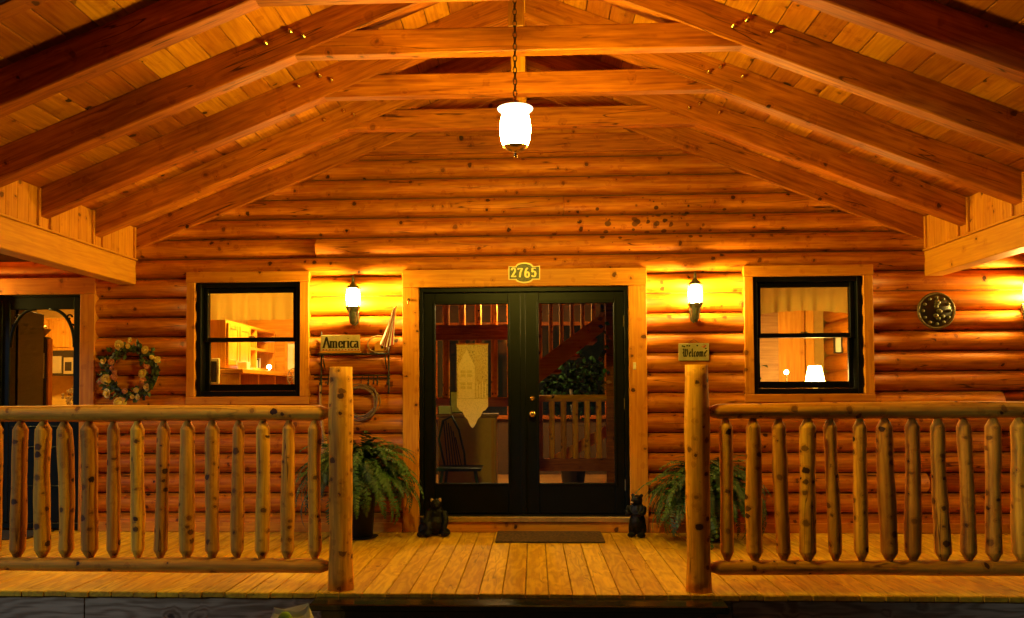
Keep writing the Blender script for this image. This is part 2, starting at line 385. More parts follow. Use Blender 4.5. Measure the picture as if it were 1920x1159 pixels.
# half round logs, one object per length
TR = .085
BLOCK = [(-5.04, -3.952, -1, 2.345), (-3.096, -1.946, 1.160, 2.381), (-1.094, 1.12, -1, 2.376), (1.965, 3.121, 1.160, 2.386)]
def log_mesh(x0, x1, z0, z1, seed):
    r = random.Random(seed); n = max(2, int((x1-x0)/.35)); K = 11; m = MB(); vs = []; fs = []
    ph, q, am = r.uniform(0, 6), r.uniform(.5, 1.1), r.uniform(.0, .0035)
    h = z1 - z0; zc = (z0+z1)/2; bul = .080
    for i in range(n+1):
        X = x0 + (x1-x0)*i/n; wv = am*math.sin(ph + X*q*3)
        for k in range(K):
            t = -1 + 2*k/(K-1); a = t*R(82)
            vs.append((X, -bul*(math.cos(a)-math.cos(R(82)))/(1-math.cos(R(82))) + wv*(1-abs(t)), zc + (h/2-.003)*math.sin(a)/math.sin(R(82))))
    for i in range(n): fs += [(i*K+k, (i+1)*K+k, (i+1)*K+k+1, i*K+k+1) for k in range(K-1)]
    fs += [tuple(range(K))[::-1], tuple(n*K+k for k in range(K))]
    return m.add(vs, fs).mesh('log', 'log', True)
PITCH = .1805
k = 0
while True:
    z0 = -.013 + k*PITCH; z1 = z0 + PITCH
    if z1 > 4.15: break
    lim = 6.9 if z1 < 2.63 else (4.20 - z1)/SL
    cuts = sorted([(b[0]-.001, b[1]+.001) for b in OPEN if z0 < b[3]-.03 and z1 > b[2]+.03])
    cur = -lim; segs = []
    for a, c in cuts:
        if a > cur: segs.append((cur, a))
        cur = max(cur, c)
    segs.append((cur, lim))
    for a, c in segs:
        # long courses are butted from two logs here and there
        if c - a > 4 and k % 2 == 0:
            j = rnd.uniform(a+1.5, c-1.5); parts = [(a, j-.0015), (j+.0015, c)]
        else: parts = [(a, c)]
        for p in parts: link('log', log_mesh(p[0], p[1], z0, z1, k*7+int(p[0]*10)), wall)
    k += 1
# base board
for a, c in ((-3.952, -1.096), (1.122, 6.9), (-6.9, -5.04)):
    B(a, c, -.094, -.05, .002, .088, c=.003).build('base_board', 'trimX', cabin)

def trims(par, x0, x1, z0, z1, wl, wr, wt, wb, y0=-.096, y1=-.01):
    """flat boards round an opening; outer rectangle x0..x1, z0..z1"""
    B(x0, x1, y0, y1, z1-wt, z1, c=.004).build('trim_board', 'trimX', par)
    if wb: B(x0, x1, y0, y1, z0, z0+wb, c=.004).build('trim_board', 'trimX', par)
    B(x0+.004, x0+wl, y0+.004, y1, z0+wb+.002, z1-wt-.002, c=.004).build('trim_board', 'trimZ', par)
    B(x1-wr, x1-.004, y0+.004, y1, z0+wb+.002, z1-wt-.002, c=.004).build('trim_board', 'trimZ', par)

def ring_frame(m, x0, x1, z0, z1, y0, y1, l, r, t, b, c=.004):
    m.box(x0, x0+l, y0, y1, z0, z1, c); m.box(x1-r, x1, y0, y1, z0, z1, c)
    m.box(x0+l-.003, x1-r+.003, y0+.001, y1-.001, z1-t, z1-.001, c); m.box(x0+l-.003, x1-r+.003, y0+.001, y1-.001, z0+.001, z0+b, c); return m

def window(o):
    x0, x1, z0, z1 = o
    f = ring_frame(MB(), x0, x1, z0, z1, -.055, .168, .045, .045, .045, .05)
    wn = f.build('window', 'black', cabin)
    trims(wn, x0-.084, x1+.088, z0-.072, z1+.096, .083, .087, .095, .071)
    zm = (z0+z1)/2 + .005
    a0, a1 = x0+.046, x1-.046
    u = ring_frame(MB(), a0, a1, zm-.025, z1-.046, .0, .035, .042, .042, .045, .042); u.build('upper_sash', 'black', wn)
    lo = ring_frame(MB(), a0, a1, z0+.051, zm+.02, .045, .08, .042, .042, .042, .062); lo.build('lower_sash', 'black', wn)
    B(a0+.04, a1-.04, .016, .020, zm+.015, z1-.088).build('pane', 'glass', wn)
    B(a0+.04, a1-.04, .061, .065, z0+.11, zm-.02).build('pane', 'glass', wn)
    B((a0+a1)/2-.03, (a0+a1)/2+.03, .03, .05, zm+.021, zm+.032, c=.003).build('sash_lock', 'bronze', wn)
    return wn
lw, rw = window(LW), window(RW)

# double door
dd = ring_frame(MB(), DD[0], DD[1], .143, DD[3], -.05, .16, .035, .035, .045, .012)
dd = dd.build('double_door', 'black', cabin)
trims(dd, -1.094, 1.12, .002, 2.376, .152, .164, .156, 0)
B(-.941, .955, -.075, .10, .002, .092, c=.004).build('sill_board', 'trimX', dd)
B(-.941, .955, -.105, .12, .094, .142, c=.006).build('threshold', 'thresh', dd)
def leaf(x0, x1, g0, g1):
    f = ring_frame(MB(), x0, x1, .157, 2.172, -.018, .035, g0-x0, x1-g1, 2.172-2.068, .433-.157, c=.005)
    f.build('door_leaf', 'black', dd)
    m = ring_frame(MB(), g0-.022, g1+.022, .411, 2.09, -.030, -.019, .022, .022, .022, .022, c=.004)
    m.build('glazing_bead', 'black', dd)
    B(g0-.008, g1+.008, .004, .010, .425, 2.076).build('pane', 'dglass', dd)
leaf(-.905, -.008, -.80, -.135); leaf(.012, .919, .148, .828)
B(-.022, .028, -.036, -.0185, .160, 2.170, c=.005).build('astragal', 'black', dd)
MX = Matrix.Rotation(R(90), 4, 'X')       # z axis -> -y
def T(x, y, z, M=Matrix.Identity(4)): return Matrix.Translation((x, y, z)) @ M
MB().lathe([(.030, 0), (.030, .006), (.022, .012), (.012, .02), (.012, .035), (.024, .042), (.031, .056), (.027, .070), (.012, .076)], 14, M=T(.085, -.018, 1.062, MX)).build('knob', 'brass', dd, True)
MB().lathe([(.027, 0), (.027, .008), (.018, .014), (.016, .022), (.004, .024)], 14, M=T(.085, -.018, 1.203, MX)).build('deadbolt', 'brass', dd, True)
for zz in (.42, 1.15, 1.9): MB().tube([(.922, -.028, zz-.05), (.922, -.028, zz+.05)], .009, 8).build('hinge', 'bronze', dd)

# kitchen door with a fretwork screen door
kd = ring_frame(MB(), LD[0], LD[1], .02, LD[3], -.05, .16, .03, .02, .02, .05).build('kitchen_door', 'gpaint', cabin)
trims(kd, -5.03, -3.952, .002, 2.342, .138, .142, .15, 0)
ring_frame(MB(), LD[0]+.031, LD[1]-.021, .072, LD[3]-.021, -.046, -.012, .072, .062, .115, .95, c=.005).build('door_leaf', 'gpaint', kd)
for zz in (.76, .95, .40): B(LD[0]+.13, LD[1]-.09, -.056, -.047, zz, zz+.018, c=.003).build('panel_moulding', 'gpaint', kd)
B(LD[0]+.10, LD[1]-.08, -.030, -.026, 1.01, 2.07).build('pane', 'glass', kd)
def bracket(sx, px):
    m = MB(); arc = []
    for i in range(13):
        t = i/12*math.pi/2; arc.append((px + sx*(.26-.26*math.sin(t)) , -.030, 2.055 - .30*(1-math.cos(t))))
    arc = [(px + sx*.24*(1-math.sin(i/12*math.pi/2))**1.1, -.030, 2.06-.36*(1-math.cos(i/12*math.pi/2))) for i in range(13)]
    m.tube(arc, [.016]*13, 6)
    for c, r in (((px+sx*.05, 1.98), .030), ((px+sx*.025, 1.90), .020)):
        m.tube([(c[0]+r*math.cos(a)*(1-.07*i), -.030, c[1]+r*math.sin(a)*(1-.07*i)) for i, a in enumerate([j*.6 for j in range(10)])], .008, 6)
    m.build('bracket', 'gpaint', kd, True)
bracket(1, LD[0]+.103); bracket(-1, LD[1]-.083)

# ------------------------------------------------------------------ porch roof timbers
FR = [-.105, -.82, -1.58, -2.33, -3.10, -3.86]             # front faces of the rafters
TH = .12
def rafter(s, yf):
    e = EAVE + .02; m = MB()
    pts = [(0.0, bot(0)), (e, bot(e)), (e, top(e)-.003), (0.0, top(0)-.003)]
    pts = [(s*a, b) for a, b in pts]
    if s < 0: pts = pts[::-1]
    c = .007                                                # eased lower arrises
    n = MB(); ang = math.atan(SL)
    x0, x1 = 0.0, e
    def sec(X):                                             # cross-section at X
        zb, zt = bot(X), top(X)-.003
        return [(X, yf, zb+c), (X, yf+c, zb), (X, yf+TH-c, zb), (X, yf+TH, zb+c), (X, yf+TH, zt), (X, yf, zt)]
    vs = []; fs = []; NS = 9
    for i in range(NS):
        X = x0 + (x1-x0)*i/(NS-1); vs += [(s*a, b, z) for a, b, z in sec(X)]
    for i in range(NS-1):
        for q in range(6):
            f = (i*6+q, (i+1)*6+q, (i+1)*6+(q+1) % 6, i*6+(q+1) % 6); fs.append(f if s < 0 else f[::-1])
    e0 = tuple(range(6)); e1 = tuple((NS-1)*6+q for q in range(6))
    fs += [e0[::-1] if s < 0 else e0, e1 if s < 0 else e1[::-1]]
    return n.add(vs, fs)
# rafters lie in a tilted frame so that their grain runs with them
def rafter_obj(s, yf):
    ang = math.atan(SL)*s; M = Matrix.Rotation(ang, 4, 'Y'); Mi = M.inverted()
    m = rafter(s, yf); m.v = [tuple(Mi @ (Vector(p) - Vector((0, 0, 4.1)))) for p in m.v]
    o = m.build('rafter', 'beamX', cabin); o.location = (0, 0, 4.1); o.rotation_euler = (0, ang, 0); return o, M
bolt = MB().lathe([(.017, 0), (.017, .010), (.010, .012), (.010, .026), (.003, .030)], 8, M=MX).mesh('bolt', 'brass', True)
for ti, yf in enumerate(FR):
    for s in (-1, 1):
        o, M = rafter_obj(s, yf)
        if ti:
            for bx, bz in ((1.62, 3.525), (1.46, 3.60), (1.375, 3.565)):
                p = M.inverted() @ (Vector((s*bx, yf, bz)) - Vector((0, 0, 4.1)))
                link('bolt', bolt, o, p, (0, -math.atan(SL)*s, 0))
    B(-1.60, 1.60, yf+.012, yf+TH-.012, 3.445, 3.605, c=.006).build('collar_tie', 'beamX', cabin)
    B(-.052, .052, yf+.008, yf+TH-.008, 3.602, 4.05, c=.005).build('king_post', 'trimZ', cabin)
B(-.055, .055, -3.86, -.01, 4.03, 4.18, c=.005).build('ridge_beam', 'trimY', cabin)
# ceiling boards under the shingled roof
roof = MB()
for s in (-1, 1):
    for (xa, xb, dz0, dz1, y0, y1) in ((0, 4.0, .035, .15, -4.05, .17),):
        q = [(s*xa, y, top(xa)+d) for y in (y0, y1) for d in (dz0, dz1)] + [(s*xb, y, top(xb)+d) for y in (y0, y1) for d in (dz0, dz1)]
        roof.add(q, [(0, 1, 3, 2), (4, 6, 7, 5), (0, 4, 5, 1), (2, 3, 7, 6), (0, 2, 6, 4), (1, 5, 7, 3)])
roof = roof.build('roof', 'shingle', cabin)
BW = .178; nb = 22; L = math.hypot(1, SL)
cb = [B(0, BW-.005, -4.05, .0, 0, .022, c=.0035).mesh('ceiling_board', 'ceilY') for _ in range(1)][0]
for s in (-1, 1):
    for i in range(nb):
        d0 = .004 + i*BW                                    # distance down the slope
        o = link('ceiling_board', cb, roof)
        if s > 0: o.location = (d0/L, 0, top(d0/L)+rnd.uniform(0, .003)); o.rotation_euler = (0, math.atan(SL), 0)
        else:
            d1 = d0 + BW - .005; o.location = (-d1/L, 0, top(d1/L)+rnd.uniform(0, .003)); o.rotation_euler = (0, -math.atan(SL), 0)
# eave beams, friezes, posts, side porches
for s in (-1, 1):
    xa, xb = sorted((s*EAVE, s*(EAVE+.16)))
    B(xa, xb, -3.95, -.06, 2.275, 2.495, c=.006).build('eave_beam', 'trimY', cabin)
    xa, xb = sorted((s*(EAVE-.015), s*(EAVE+.17)))
    B(xa, xb, -3.95, -.062, 2.497, 2.512, c=.003).build('beam_moulding', 'trimY', cabin)
    y = -3.94; 
    fz = MB(); xa, xb = sorted((s*(EAVE+.012), s*(EAVE+.03)))
    fz = B(xa+s*.02 if s > 0 else xa, xb+.0 if s > 0 else xb, -3.94, -.06, 2.513, 2.80); 
    fz = fz.build('frieze', 'trimZ', cabin)
    pmz = B(min(s*.0, s*.014), max(s*.0, s*.014), 0, .128, 2.513, top(EAVE)-.003, c=.002).mesh('frieze_board', 'trimZ')
    while y < -.2:
        link('frieze_board', pmz, fz, (s*(EAVE-.003) if s > 0 else s*(EAVE-.003), y, 0)); y += .1315
    for yf in FR:                                           # small cover strips beside each rafter end
        for yy in (yf-.028, yf+TH+.004):
            if yy < -.06:
                xa, xb = sorted((s*(EAVE-.022), s*(EAVE-.004))); B(xa, xb, yy, yy+.024, 2.513, top(EAVE)-.006, c=.002).build('cover_strip', 'trimZ', fz)
    xa, xb = sorted((s*3.76, s*7.0))
    B(xa, xb, -2.9, .17, 2.62, 2.70).build('side_porch_ceiling', 'trimX', cabin)
    xa, xb = sorted((s*3.76, s*7.0))
    B(xa, xb, -2.50, -2.36, 2.40, 2.618, c=.006).build('side_beam', 'trimX', cabin)
    MB().tube([(s*3.66, -2.15, 0), (s*3.66, -2.15, 1.1), (s*3.66, -2.15, 2.274)], [.10, .095, .098], 16).build('roof_post', 'railZ', cabin, True)
# roof over the rooms and outer walls
B(-7.0, 7.0, .172, 5.4, 2.62, 2.72).build('room_ceiling', 'cream', cabin)
for s in (-1, 1):
    xa, xb = sorted((s*6.85, s*7.0)); B(xa, xb, .172, 5.25, -.4, 2.618).build('side_wall', 'cream', cabin)
B(-7.0, 7.0, 5.252, 5.40, -.4, 2.618).build('back_wall', 'dimwall', cabin)

# ------------------------------------------------------------------ rooms behind the glass
structure(B(-6.84, 6.84, .172, 5.25, -.10, -.002).build('interior_floor', 'floorX'))
def partition(x0, x1, y0, y1, mat): structure(B(x0, x1, y0, y1, 0, 2.617).build('interior_wall', mat))
partition(-3.62, -3.52, .174, 5.24, 'cream'); partition(-1.60, -1.50, .174, 5.24, 'cream'); partition(1.50, 1.60, .174, 5.24, 'cream')
partition(-3.518, -1.602, 2.75, 2.85, 'pineX'); partition(1.602, 3.40, 2.0, 2.1, 'cream'); partition(-6.84, -3.622, 3.7, 3.8, 'cream')
# log partition at the right of the right-hand room
lp = structure(B(3.45, 3.55, .174, 5.24, 0, 2.617).build('log_partition', 'cream'))
for i in range(14):
    m = MB(); z0 = i*.185; vs = []; K = 9
    for yy in (.18, 2.0):
        for q in range(K):
            a = (-1+2*q/(K-1))*R(75); vs.append((3.449-.05*(math.cos(a)-math.cos(R(75)))/(1-math.cos(R(75))), yy, z0+.0925+.0915*math.sin(a)/math.sin(R(75))))
    m.add(vs, [(q, q+1, K+q+1, K+q) for q in range(K-1)]); m.build('log', 'logY', lp, True)

def ceiling_lamp(x, y, mat, label, r=.16):
    t = thing('ceiling_lamp', label, 'lamp', (x, y, 2.62))
    MB().lathe([(.02, -.07), (r*.6, -.06), (r, -.02), (r, -.004)], 16).build('diffuser', mat, t, True)
    MB().lathe([(r+.012, -.016), (r+.012, -.003)], 16).build('rim', 'bronze', t, True)
ceiling_lamp(-2.55, 1.25, 'room', 'flush ceiling lamp lighting the study with the pine hutch')
ceiling_lamp(-5.6, 1.8, 'kitchen', 'flush ceiling lamp lighting the kitchen with the microwave')
ceiling_lamp(-.2, 3.4, 'roomdim', 'dim flush ceiling lamp in the entry hall behind the double doors')

# study: hutch along the left wall
h = thing('pine_hutch', 'pine wall hutch with doors, open shelves and cubbies inside the left window', 'hutch', (0, 0, 0))
hx0, hx1 = -3.515, -3.10
B(hx0, hx1, .90, 1.62, 1.53, 2.03).build('cabinet', 'pineZ', h)
for a in (.92, 1.27): 
    d = B(hx1, hx1+.018, a, a+.33, 1.56, 2.00, c=.004).build('cabinet_door', 'pineZ', h)
    ring_frame(MB(), 0, .33, 0, .44, 0, .01, .06, .06, .06, .06).build('door_panel', 'pineZ', d, loc=(hx1+.025, a, 1.56), rot=(0, 0, R(90)))
for zz in (1.53, 1.76, 2.00): B(hx0, hx1, 1.622, 2.55, zz, zz+.028).build('shelf', 'pineX', h)
for yy in (1.622, 1.86, 2.52): B(hx0, hx1-.003, yy, yy+.026, 1.53, 2.028).build('upright', 'pineZ', h)
B(hx0, hx0+.012, 1.64, 2.52, 1.54, 2.02).build('back_board', 'pineX', h)
B(hx0, hx1+.22, .80, 2.70, 1.47, 1.515, c=.004).build('counter', 'pineX', h)
for yy in (.82, 1.40, 1.98, 2.66): B(hx0, hx1+.18, yy, yy+.028, .0, 1.468).build('upright', 'pineZ', h)
B(hx0, hx0+.012, .85, 2.66, .02, 1.46).build('back_board', 'pineX', h)
B(hx0, hx1+.17, .85, 2.66, 1.12, 1.145).build('shelf', 'pineX', h)
cols = ['bookg', 'paper', 'bookr', 'bookg', 'paper', 'ink', 'paper']; y = 1.90
labs = ['green book standing on the hutch shelf beside papers', 'white book standing between green and red ones on hutch', 'red book standing on the hutch shelf', 'second green book standing next to the red book', 'thin white folder on the hutch shelf', 'black book on the hutch shelf', 'last white folder at the end of the hutch books']
for i, c in enumerate(cols):
    tag(B(hx0+.10, hx0+.34, y, y+.045, 1.518, 1.518+rnd.uniform(.13, .19), c=.002).build('book', c), labs[i], 'book', 'books on the hutch'); y += .05
tag(B(-3.06, -2.96, 1.15, 1.24, 1.517, 1.60, c=.004).build('card_box', 'paper'), 'small white card box on the hutch counter', 'box')
pf = thing('framed_print', 'white framed print on the far study wall inside the left window', 'picture', (0, 0, 0))
ring_frame(MB(), -3.03, -2.62, 1.53, 1.93, 2.715, 2.745, .035, .035, .035, .035).build('frame', 'pineZ', pf)
B(-3.0, -2.65, 2.735, 2.742, 1.56, 1.90).build('print', 'paper', pf)
B(-2.93, -2.72, 2.730, 2.734, 1.63, 1.83).build('sketch', 'sign', pf)
t = thing('desk_lamp', 'small bare bulb lamp glowing on the hutch counter', 'lamp', (-2.945, 1.85, 1.516))
MB().lathe([(.035, 0), (.035, .008), (.006, .012), (.006, .03)], 10).build('base', 'bronze', t)
MB().ball((0, 0, .052), .024).build('bulb', 'bulb', t, True)
ch = thing('spoked_wheel', 'small wooden spoked wheel ornament beside the white print', 'ornament', (-2.76, 2.2, 1.45))
MB().tube([(.075*math.cos(a), 0, .075*math.sin(a)*1.5) for a in [i*math.pi/10 for i in range(20)]], .007, 6, closed=True).build('rim', 'twig', ch)
for i in range(4): MB().tube([(.075*math.cos(i*.785), 0, .11*math.sin(i*.785)), (-.075*math.cos(i*.785), 0, -.11*math.sin(i*.785))], .005, 5).build('spoke', 'twig', ch)
MB().tube([(0, 0, -.11), (0, 0, -1.45)], .008, 6).build('stem', 'twig', ch)
t = thing('computer_monitor', 'pale computer monitor at the left edge of the left window', 'monitor', (-3.17, .72, 0))
B(-.17, .07, 0, .04, 1.36, 1.62, c=.006).build('screen_housing', 'sign', t); B(-.15, .05, -.003, -.001, 1.38, 1.59).build('screen', 'appl', t); B(-.09, -.01, .01, .03, 0, 1.358).build('stand', 'sign', t)

def valance(x0, x1, z0, z1, label, sag):
    n = 60; m = MB(); vs = []; fs = []; rr = 5; r = random.Random(int(x0*100))
    ph = [r.uniform(0, 6) for _ in range(4)]
    for j in range(rr+1):
        v = j/rr
        for i in range(n+1):
            u = i/n; am = .006 + .018*v
            yy = .215 + am*math.sin(u*46+ph[0]+.8*math.sin(u*9+ph[1])) + am*.5*math.sin(u*23+ph[2])
            zz = z1 - (z1-z0)*v + (v**2)*sag*math.sin(u*5+ph[3])
            vs.append((x0+(x1-x0)*u, yy, zz))
    for j in range(rr): fs += [(j*(n+1)+i, (j+1)*(n+1)+i, (j+1)*(n+1)+i+1, j*(n+1)+i+1) for i in range(n)]
    t = thing('valance', label, 'curtain'); o = m.add(vs, fs).build('cloth', 'curtain', t, True)
    MB().tube([(x0-.04, .215, z1-.012), (x1+.04, .215, z1-.012)], .009, 8).build('rod', 'brass', t)
valance(-3.0, -2.06, 1.965, 2.245, 'pale gathered valance hanging inside the left window', .004)
valance(2.07, 3.03, 1.985, 2.245, 'pale gathered valance with wavy hem inside the right window', .018)

# right-hand room
d = thing('panelled_wardrobe', 'brown wooden wardrobe with one door ajar in right-hand room', 'wardrobe')
B(2.10, 2.78, 1.62, 1.985, 0, 2.28).build('carcass', 'floorX', d); B(2.79, 3.12, 1.80, 1.83, .02, 2.2, c=.004).build('wardrobe_door', 'pineZ', d); B(3.13, 3.22, 1.78, 1.82, .0, 2.3, c=.004).build('jamb', 'pineZ', d)
tb = thing('side_table', 'small wooden side table under the lamp by the right window', 'table', (2.85, .78, 0))
B(-.42, .46, -.26, .26, 1.03, 1.06, c=.005).build('table_top', 'pineX', tb)
for a, c in ((-.38, -.22), (.42, -.22), (-.38, .22), (.42, .22)): B(a-.025, a+.025, c-.025, c+.025, 0, 1.028).build('leg', 'pineZ', tb)
t = thing('table_lamp', 'table lamp with glowing white cone shade inside the right window', 'lamp', (2.90, .82, 1.061))
MB().lathe([(.07, 0), (.07, .015), (.03, .04), (.05, .12), (.02, .22), (.01, .30)], 14).build('base', 'bronze', t, True)
MB().lathe([(.098, .26), (.06, .445)], 20).build('lamp_shade', 'shade', t, True)
t = thing('night_light', 'tiny bright bulb on a stem beside the table lamp', 'lamp', (2.66, .95, 1.061))
MB().lathe([(.03, 0), (.03, .01), (.006, .02), (.006, .37)], 10).build('base', 'bronze', t); MB().ball((0, 0, .39), .022).build('bulb', 'bulb', t, True)
t = thing('wall_lantern', 'black framed candle lantern on the log partition in right-hand room', 'lantern', (3.36, 1.45, 1.66))
ring_frame(MB(), -.045, .045, 0, .19, -.02, .02, .012, .012, .012, .012).build('frame', 'iron', t); B(-.03, .03, -.004, .004, .013, .178).build('pane', 'paper', t)
t = thing('dried_arrangement', 'dark dried flower bunch on log partition near the right window', 'ornament', (3.36, 1.0, 2.0))
m = MB(); r = random.Random(3)
for i in range(26): a = r.uniform(0, 6.28); m.tube([(0, 0, 0), (.10*r.random()*math.cos(a), .10*r.random()*math.sin(a), .12*r.uniform(-1, 1))], [.004, .014], 5)
m.build('sprig', 'leafd', t)
t = thing('house_plant', 'small leafy house plant at the left edge of the right window', 'plant', (2.16, .42, 0))
MB().lathe([(.08, .9), (.10, 1.05), (.10, 1.06)], 12).build('pot', 'pot', t, True); MB().lathe([(.12, 0), (.03, .03), (.03, .86), (.13, .899)], 12).build('stand', 'bronze', t)
m = MB(); r = random.Random(6)
for i in range(14):
    a = r.uniform(0, 6.28); q = r.uniform(.06, .16); zz = 1.3+r.uniform(-.1, .28); p = Vector((q*math.cos(a), q*math.sin(a)*.6, zz)); s = Vector((-math.sin(a), math.cos(a), 0))*.028
    m.tube([(0, 0, 1.05), p*.6+Vector((0, 0, .5)), p], .0025, 4); e = p+Vector((math.cos(a)*.09, math.sin(a)*.06, -.02))
    m.add([p, (p+e)/2+s+Vector((0, 0, .012)), e, (p+e)/2-s+Vector((0, 0, .012))], [(0, 1, 2, 3)])
m.build('foliage', 'fern', t)

# kitchen
k = thing('kitchen_cabinets', 'pale wooden kitchen wall and base cabinets behind the screen door', 'cabinets')
B(-6.8, -5.66, 3.35, 3.695, 1.86, 2.30).build('wall_cabinet', 'pineZ', k); B(-5.95, -5.2, 3.33, 3.695, 1.40, 2.30, c=.004).build('wall_cabinet', 'pineZ', k)
for a in (-6.68, -6.40, -6.14): B(a, a+.23, 3.33, 3.349, 1.90, 2.27, c=.005).build('cabinet_door', 'pineZ', k)
B(-6.84, -5.0, 3.20, 3.695, .88, .92).build('counter', 'sign', k); B(-6.84, -5.0, 3.25, 3.695, 0, .878).build('base_cabinet', 'pineZ', k)
t = thing('microwave', 'black microwave oven with steel door under the kitchen cabinets', 'microwave')
B(-6.45, -5.98, 3.30, 3.69, 1.52, 1.858, c=.006).build('housing', 'appl', t); B(-6.38, -6.24, 3.285, 3.299, 1.55, 1.78).build('door', 'steel', t); B(-6.21, -6.08, 3.285, 3.299, 1.54, 1.76).build('control_panel', 'steel', t); B(-6.19, -6.10, 3.279, 3.284, 1.58, 1.70).build('keypad', 'appl', t)
t = thing('tall_cupboard', 'shallow dark cupboard with papers pinned on, inside screen door', 'cupboard', (0, 0, 0))
B(-6.0, -5.285, 1.35, 1.45, .02, 1.90, c=.006).build('body', 'appl', t); B(-5.66, -5.31, 1.343, 1.349, 1.02, 1.28).build('note', 'bookr', t); B(-5.64, -5.30, 1.343, 1.349, 1.44, 1.72).build('note', 'paper', t)
B(-5.28, -5.262, 1.36, 1.44, .02, 1.88).build('side_panel', 'pineZ', t)
t = thing('fruit_bowl', 'wooden bowl with pale fruit on top of the dark cupboard', 'bowl', (-5.37, 1.40, 1.902)); t.scale = (.5, .5, .6)
MB().lathe([(.06, 0), (.14, .08), (.20, .14), (.19, .14), (.1, .06)], 18).build('bowl', 'twig', t, True)
for a in range(5): MB().ball((.09*math.cos(a*1.26), .09*math.sin(a*1.26), .16), .05).build('fruit', 'rosey', t, True)
t = thing('flower_jug', 'jug of dried flowers on the kitchen counter', 'vase', (-6.12, 3.36, .921))
MB().lathe([(.06, 0), (.08, .08), (.05, .16), (.06, .19)], 12).build('jug', 'sign', t, True)
m = MB(); r = random.Random(9)
for i in range(40): a = r.uniform(0, 6.28); q = r.uniform(.03, .15); m.ball((q*math.cos(a), q*.5*math.sin(a), .28+r.uniform(-.08, .16)), .022, 0, 6, 4)
m.build('blossoms', 'twig', t)

t = thing('inner_door', 'black inner door leaf standing open into the kitchen', 'door', (-4.875, .18, 0), math.atan2(.72, -.185))
B(0, .745, -.02, .02, .01, 2.1, c=.004).build('leaf', 'black', t); MB().ball((.69, -.05, 1.0), .03).build('knob', 'brass', t, True)
# entry hall: stair, loft railing, lower railing, chair and chest
s_ = thing('staircase', 'log staircase rising to the right behind the glass doors', 'staircase')
m = MB().prism([(.10, 1.32), (1.45, 2.40), (1.45, 2.60), (.10, 1.60)], 2.5, 2.6); m.build('stringer', 'trimX', s_)
for i in range(5): B(.16+i*.22, .44+i*.22, 2.61, 3.4, 1.50+i*.19, 1.54+i*.19).build('tread', 'beamX', s_)
for i in range(6): MB().tube([(.18+i*.13, 2.55, 1.62+i*.10), (.18+i*.13, 2.55, 2.5)], .026, 8).build('baluster', 'railZ', s_)
B(.05, 1.45, 2.48, 2.62, 2.44, 2.61).build('loft_beam', 'beamX', s_)
m = MB().prism([(.25, .30), (1.10, .78), (1.10, .92), (.25, .44)], 2.55, 2.62); m.build('stringer', 'pineX', s_)
q = thing('hall_railing', 'low log railing in the hall behind the right glass door', 'railing')
MB().tube([(.08, 2.0, 1.19), (1.45, 2.0, 1.19)], .042, 10).build('top_rail', 'railX', q); B(.08, 1.45, 1.94, 2.06, .36, .50).build('bottom_rail', 'beamX', q)
for i in range(8): MB().tube([(.17+i*.135, 2.0, .50), (.17+i*.135, 2.0, 1.16)], .033, 8).build('baluster', 'railZ', q)
B(.93, 1.03, 1.95, 2.05, 0, 2.6).build('post', 'beamX', q); B(.08, .16, 1.96, 2.04, 0, .36).build('post', 'beamX', q)
g = thing('hall_screen', 'tall log slats along the hall behind the left glass door', 'screen')
for i in range(7): MB().tube([(-1.25+i*.21, 3.2, 1.2), (-1.25+i*.21, 3.2, 2.6)], .045, 8).build('slat', 'railZ', g)
B(-1.48, .05, 3.12, 3.28, 1.95, 2.14).build('cross_beam', 'beamX', g); B(-1.48, .05, 3.14, 3.26, 1.08, 1.20).build('cross_beam', 'beamX', g); 
for xx in (-1.46, .0): B(xx-.03, xx+.03, 3.15, 3.25, 0, 1.08).build('post', 'beamX', g)
c = thing('hall_chest', 'pale tall chest behind the green chair in hall', 'chest', (0, 0, 0))
B(-.98, -.33, 1.75, 2.15, 0, .98, c=.008).build('body', 'cream', c); B(-1.0, -.31, 1.73, 2.17, .982, 1.02, c=.006).build('chest_top', 'floorX', c); B(-.38, -.345, 1.735, 1.748, .03, .96).build('stile', 'pineZ', c)
t = thing('photo_frame', 'tilted dark photo frame on the hall chest', 'frame', (-.78, 1.95, 1.021)); ring_frame(MB(), -.09, .09, 0, .26, 0, .02, .015, .015, .015, .015).build('frame', 'ink', t); B(-.076, .076, .006, .014, .014, .246).build('picture', 'sign', t)
t = tag(B(-.98, -.84, 1.80, 1.95, 1.021, 1.11, c=.003).build('gift_box', 'paper'), 'small pale box beside the frame on hall chest', 'box')
wc = thing('windsor_chair', 'green spindle back chair behind the left glass door', 'chair', (-.70, 1.25, 0))
MB().prism([(-.22, .44), (.24, .44), (.25, .47), (-.22, .475)], -.2, .22).build('seat', 'chairg', wc)
for a, y in ((-.18, -.15), (.20, -.16), (-.16, .17), (.18, .17)): MB().tube([(a*.9, y*.9, .44), (a*1.25, y*1.2, 0)], .016, 8).build('leg', 'chairg', wc)
MB().tube([(-.17, .18, .46), (-.24, .22, .75), (-.20, .25, .95), (-.10, .25, 1.0), (-.02, .22, .85), (.04, .2, .60), (.05, .19, .47)], .013, 8).build('back_bow', 'chairg', wc, True)
for i in range(6): MB().tube([(-.14+i*.03, .18, .47), (-.19+i*.026, .235, .96-.015*i*i*.5)], .007, 6).build('spindle', 'chairg', wc)
for s in (-1, 1):
    f = structure(B(-.1+s*.75-.55, -.1+s*.75+.55, 5.22, 5.249, .9, 2.3).build('hall_window', 'night'))
    ring_frame(MB(), -.1+s*.75-.60, -.1+s*.75+.60, .85, 2.35, 5.19, 5.219, .06, .06, .06, .06).build('casing', 'beamX', f)

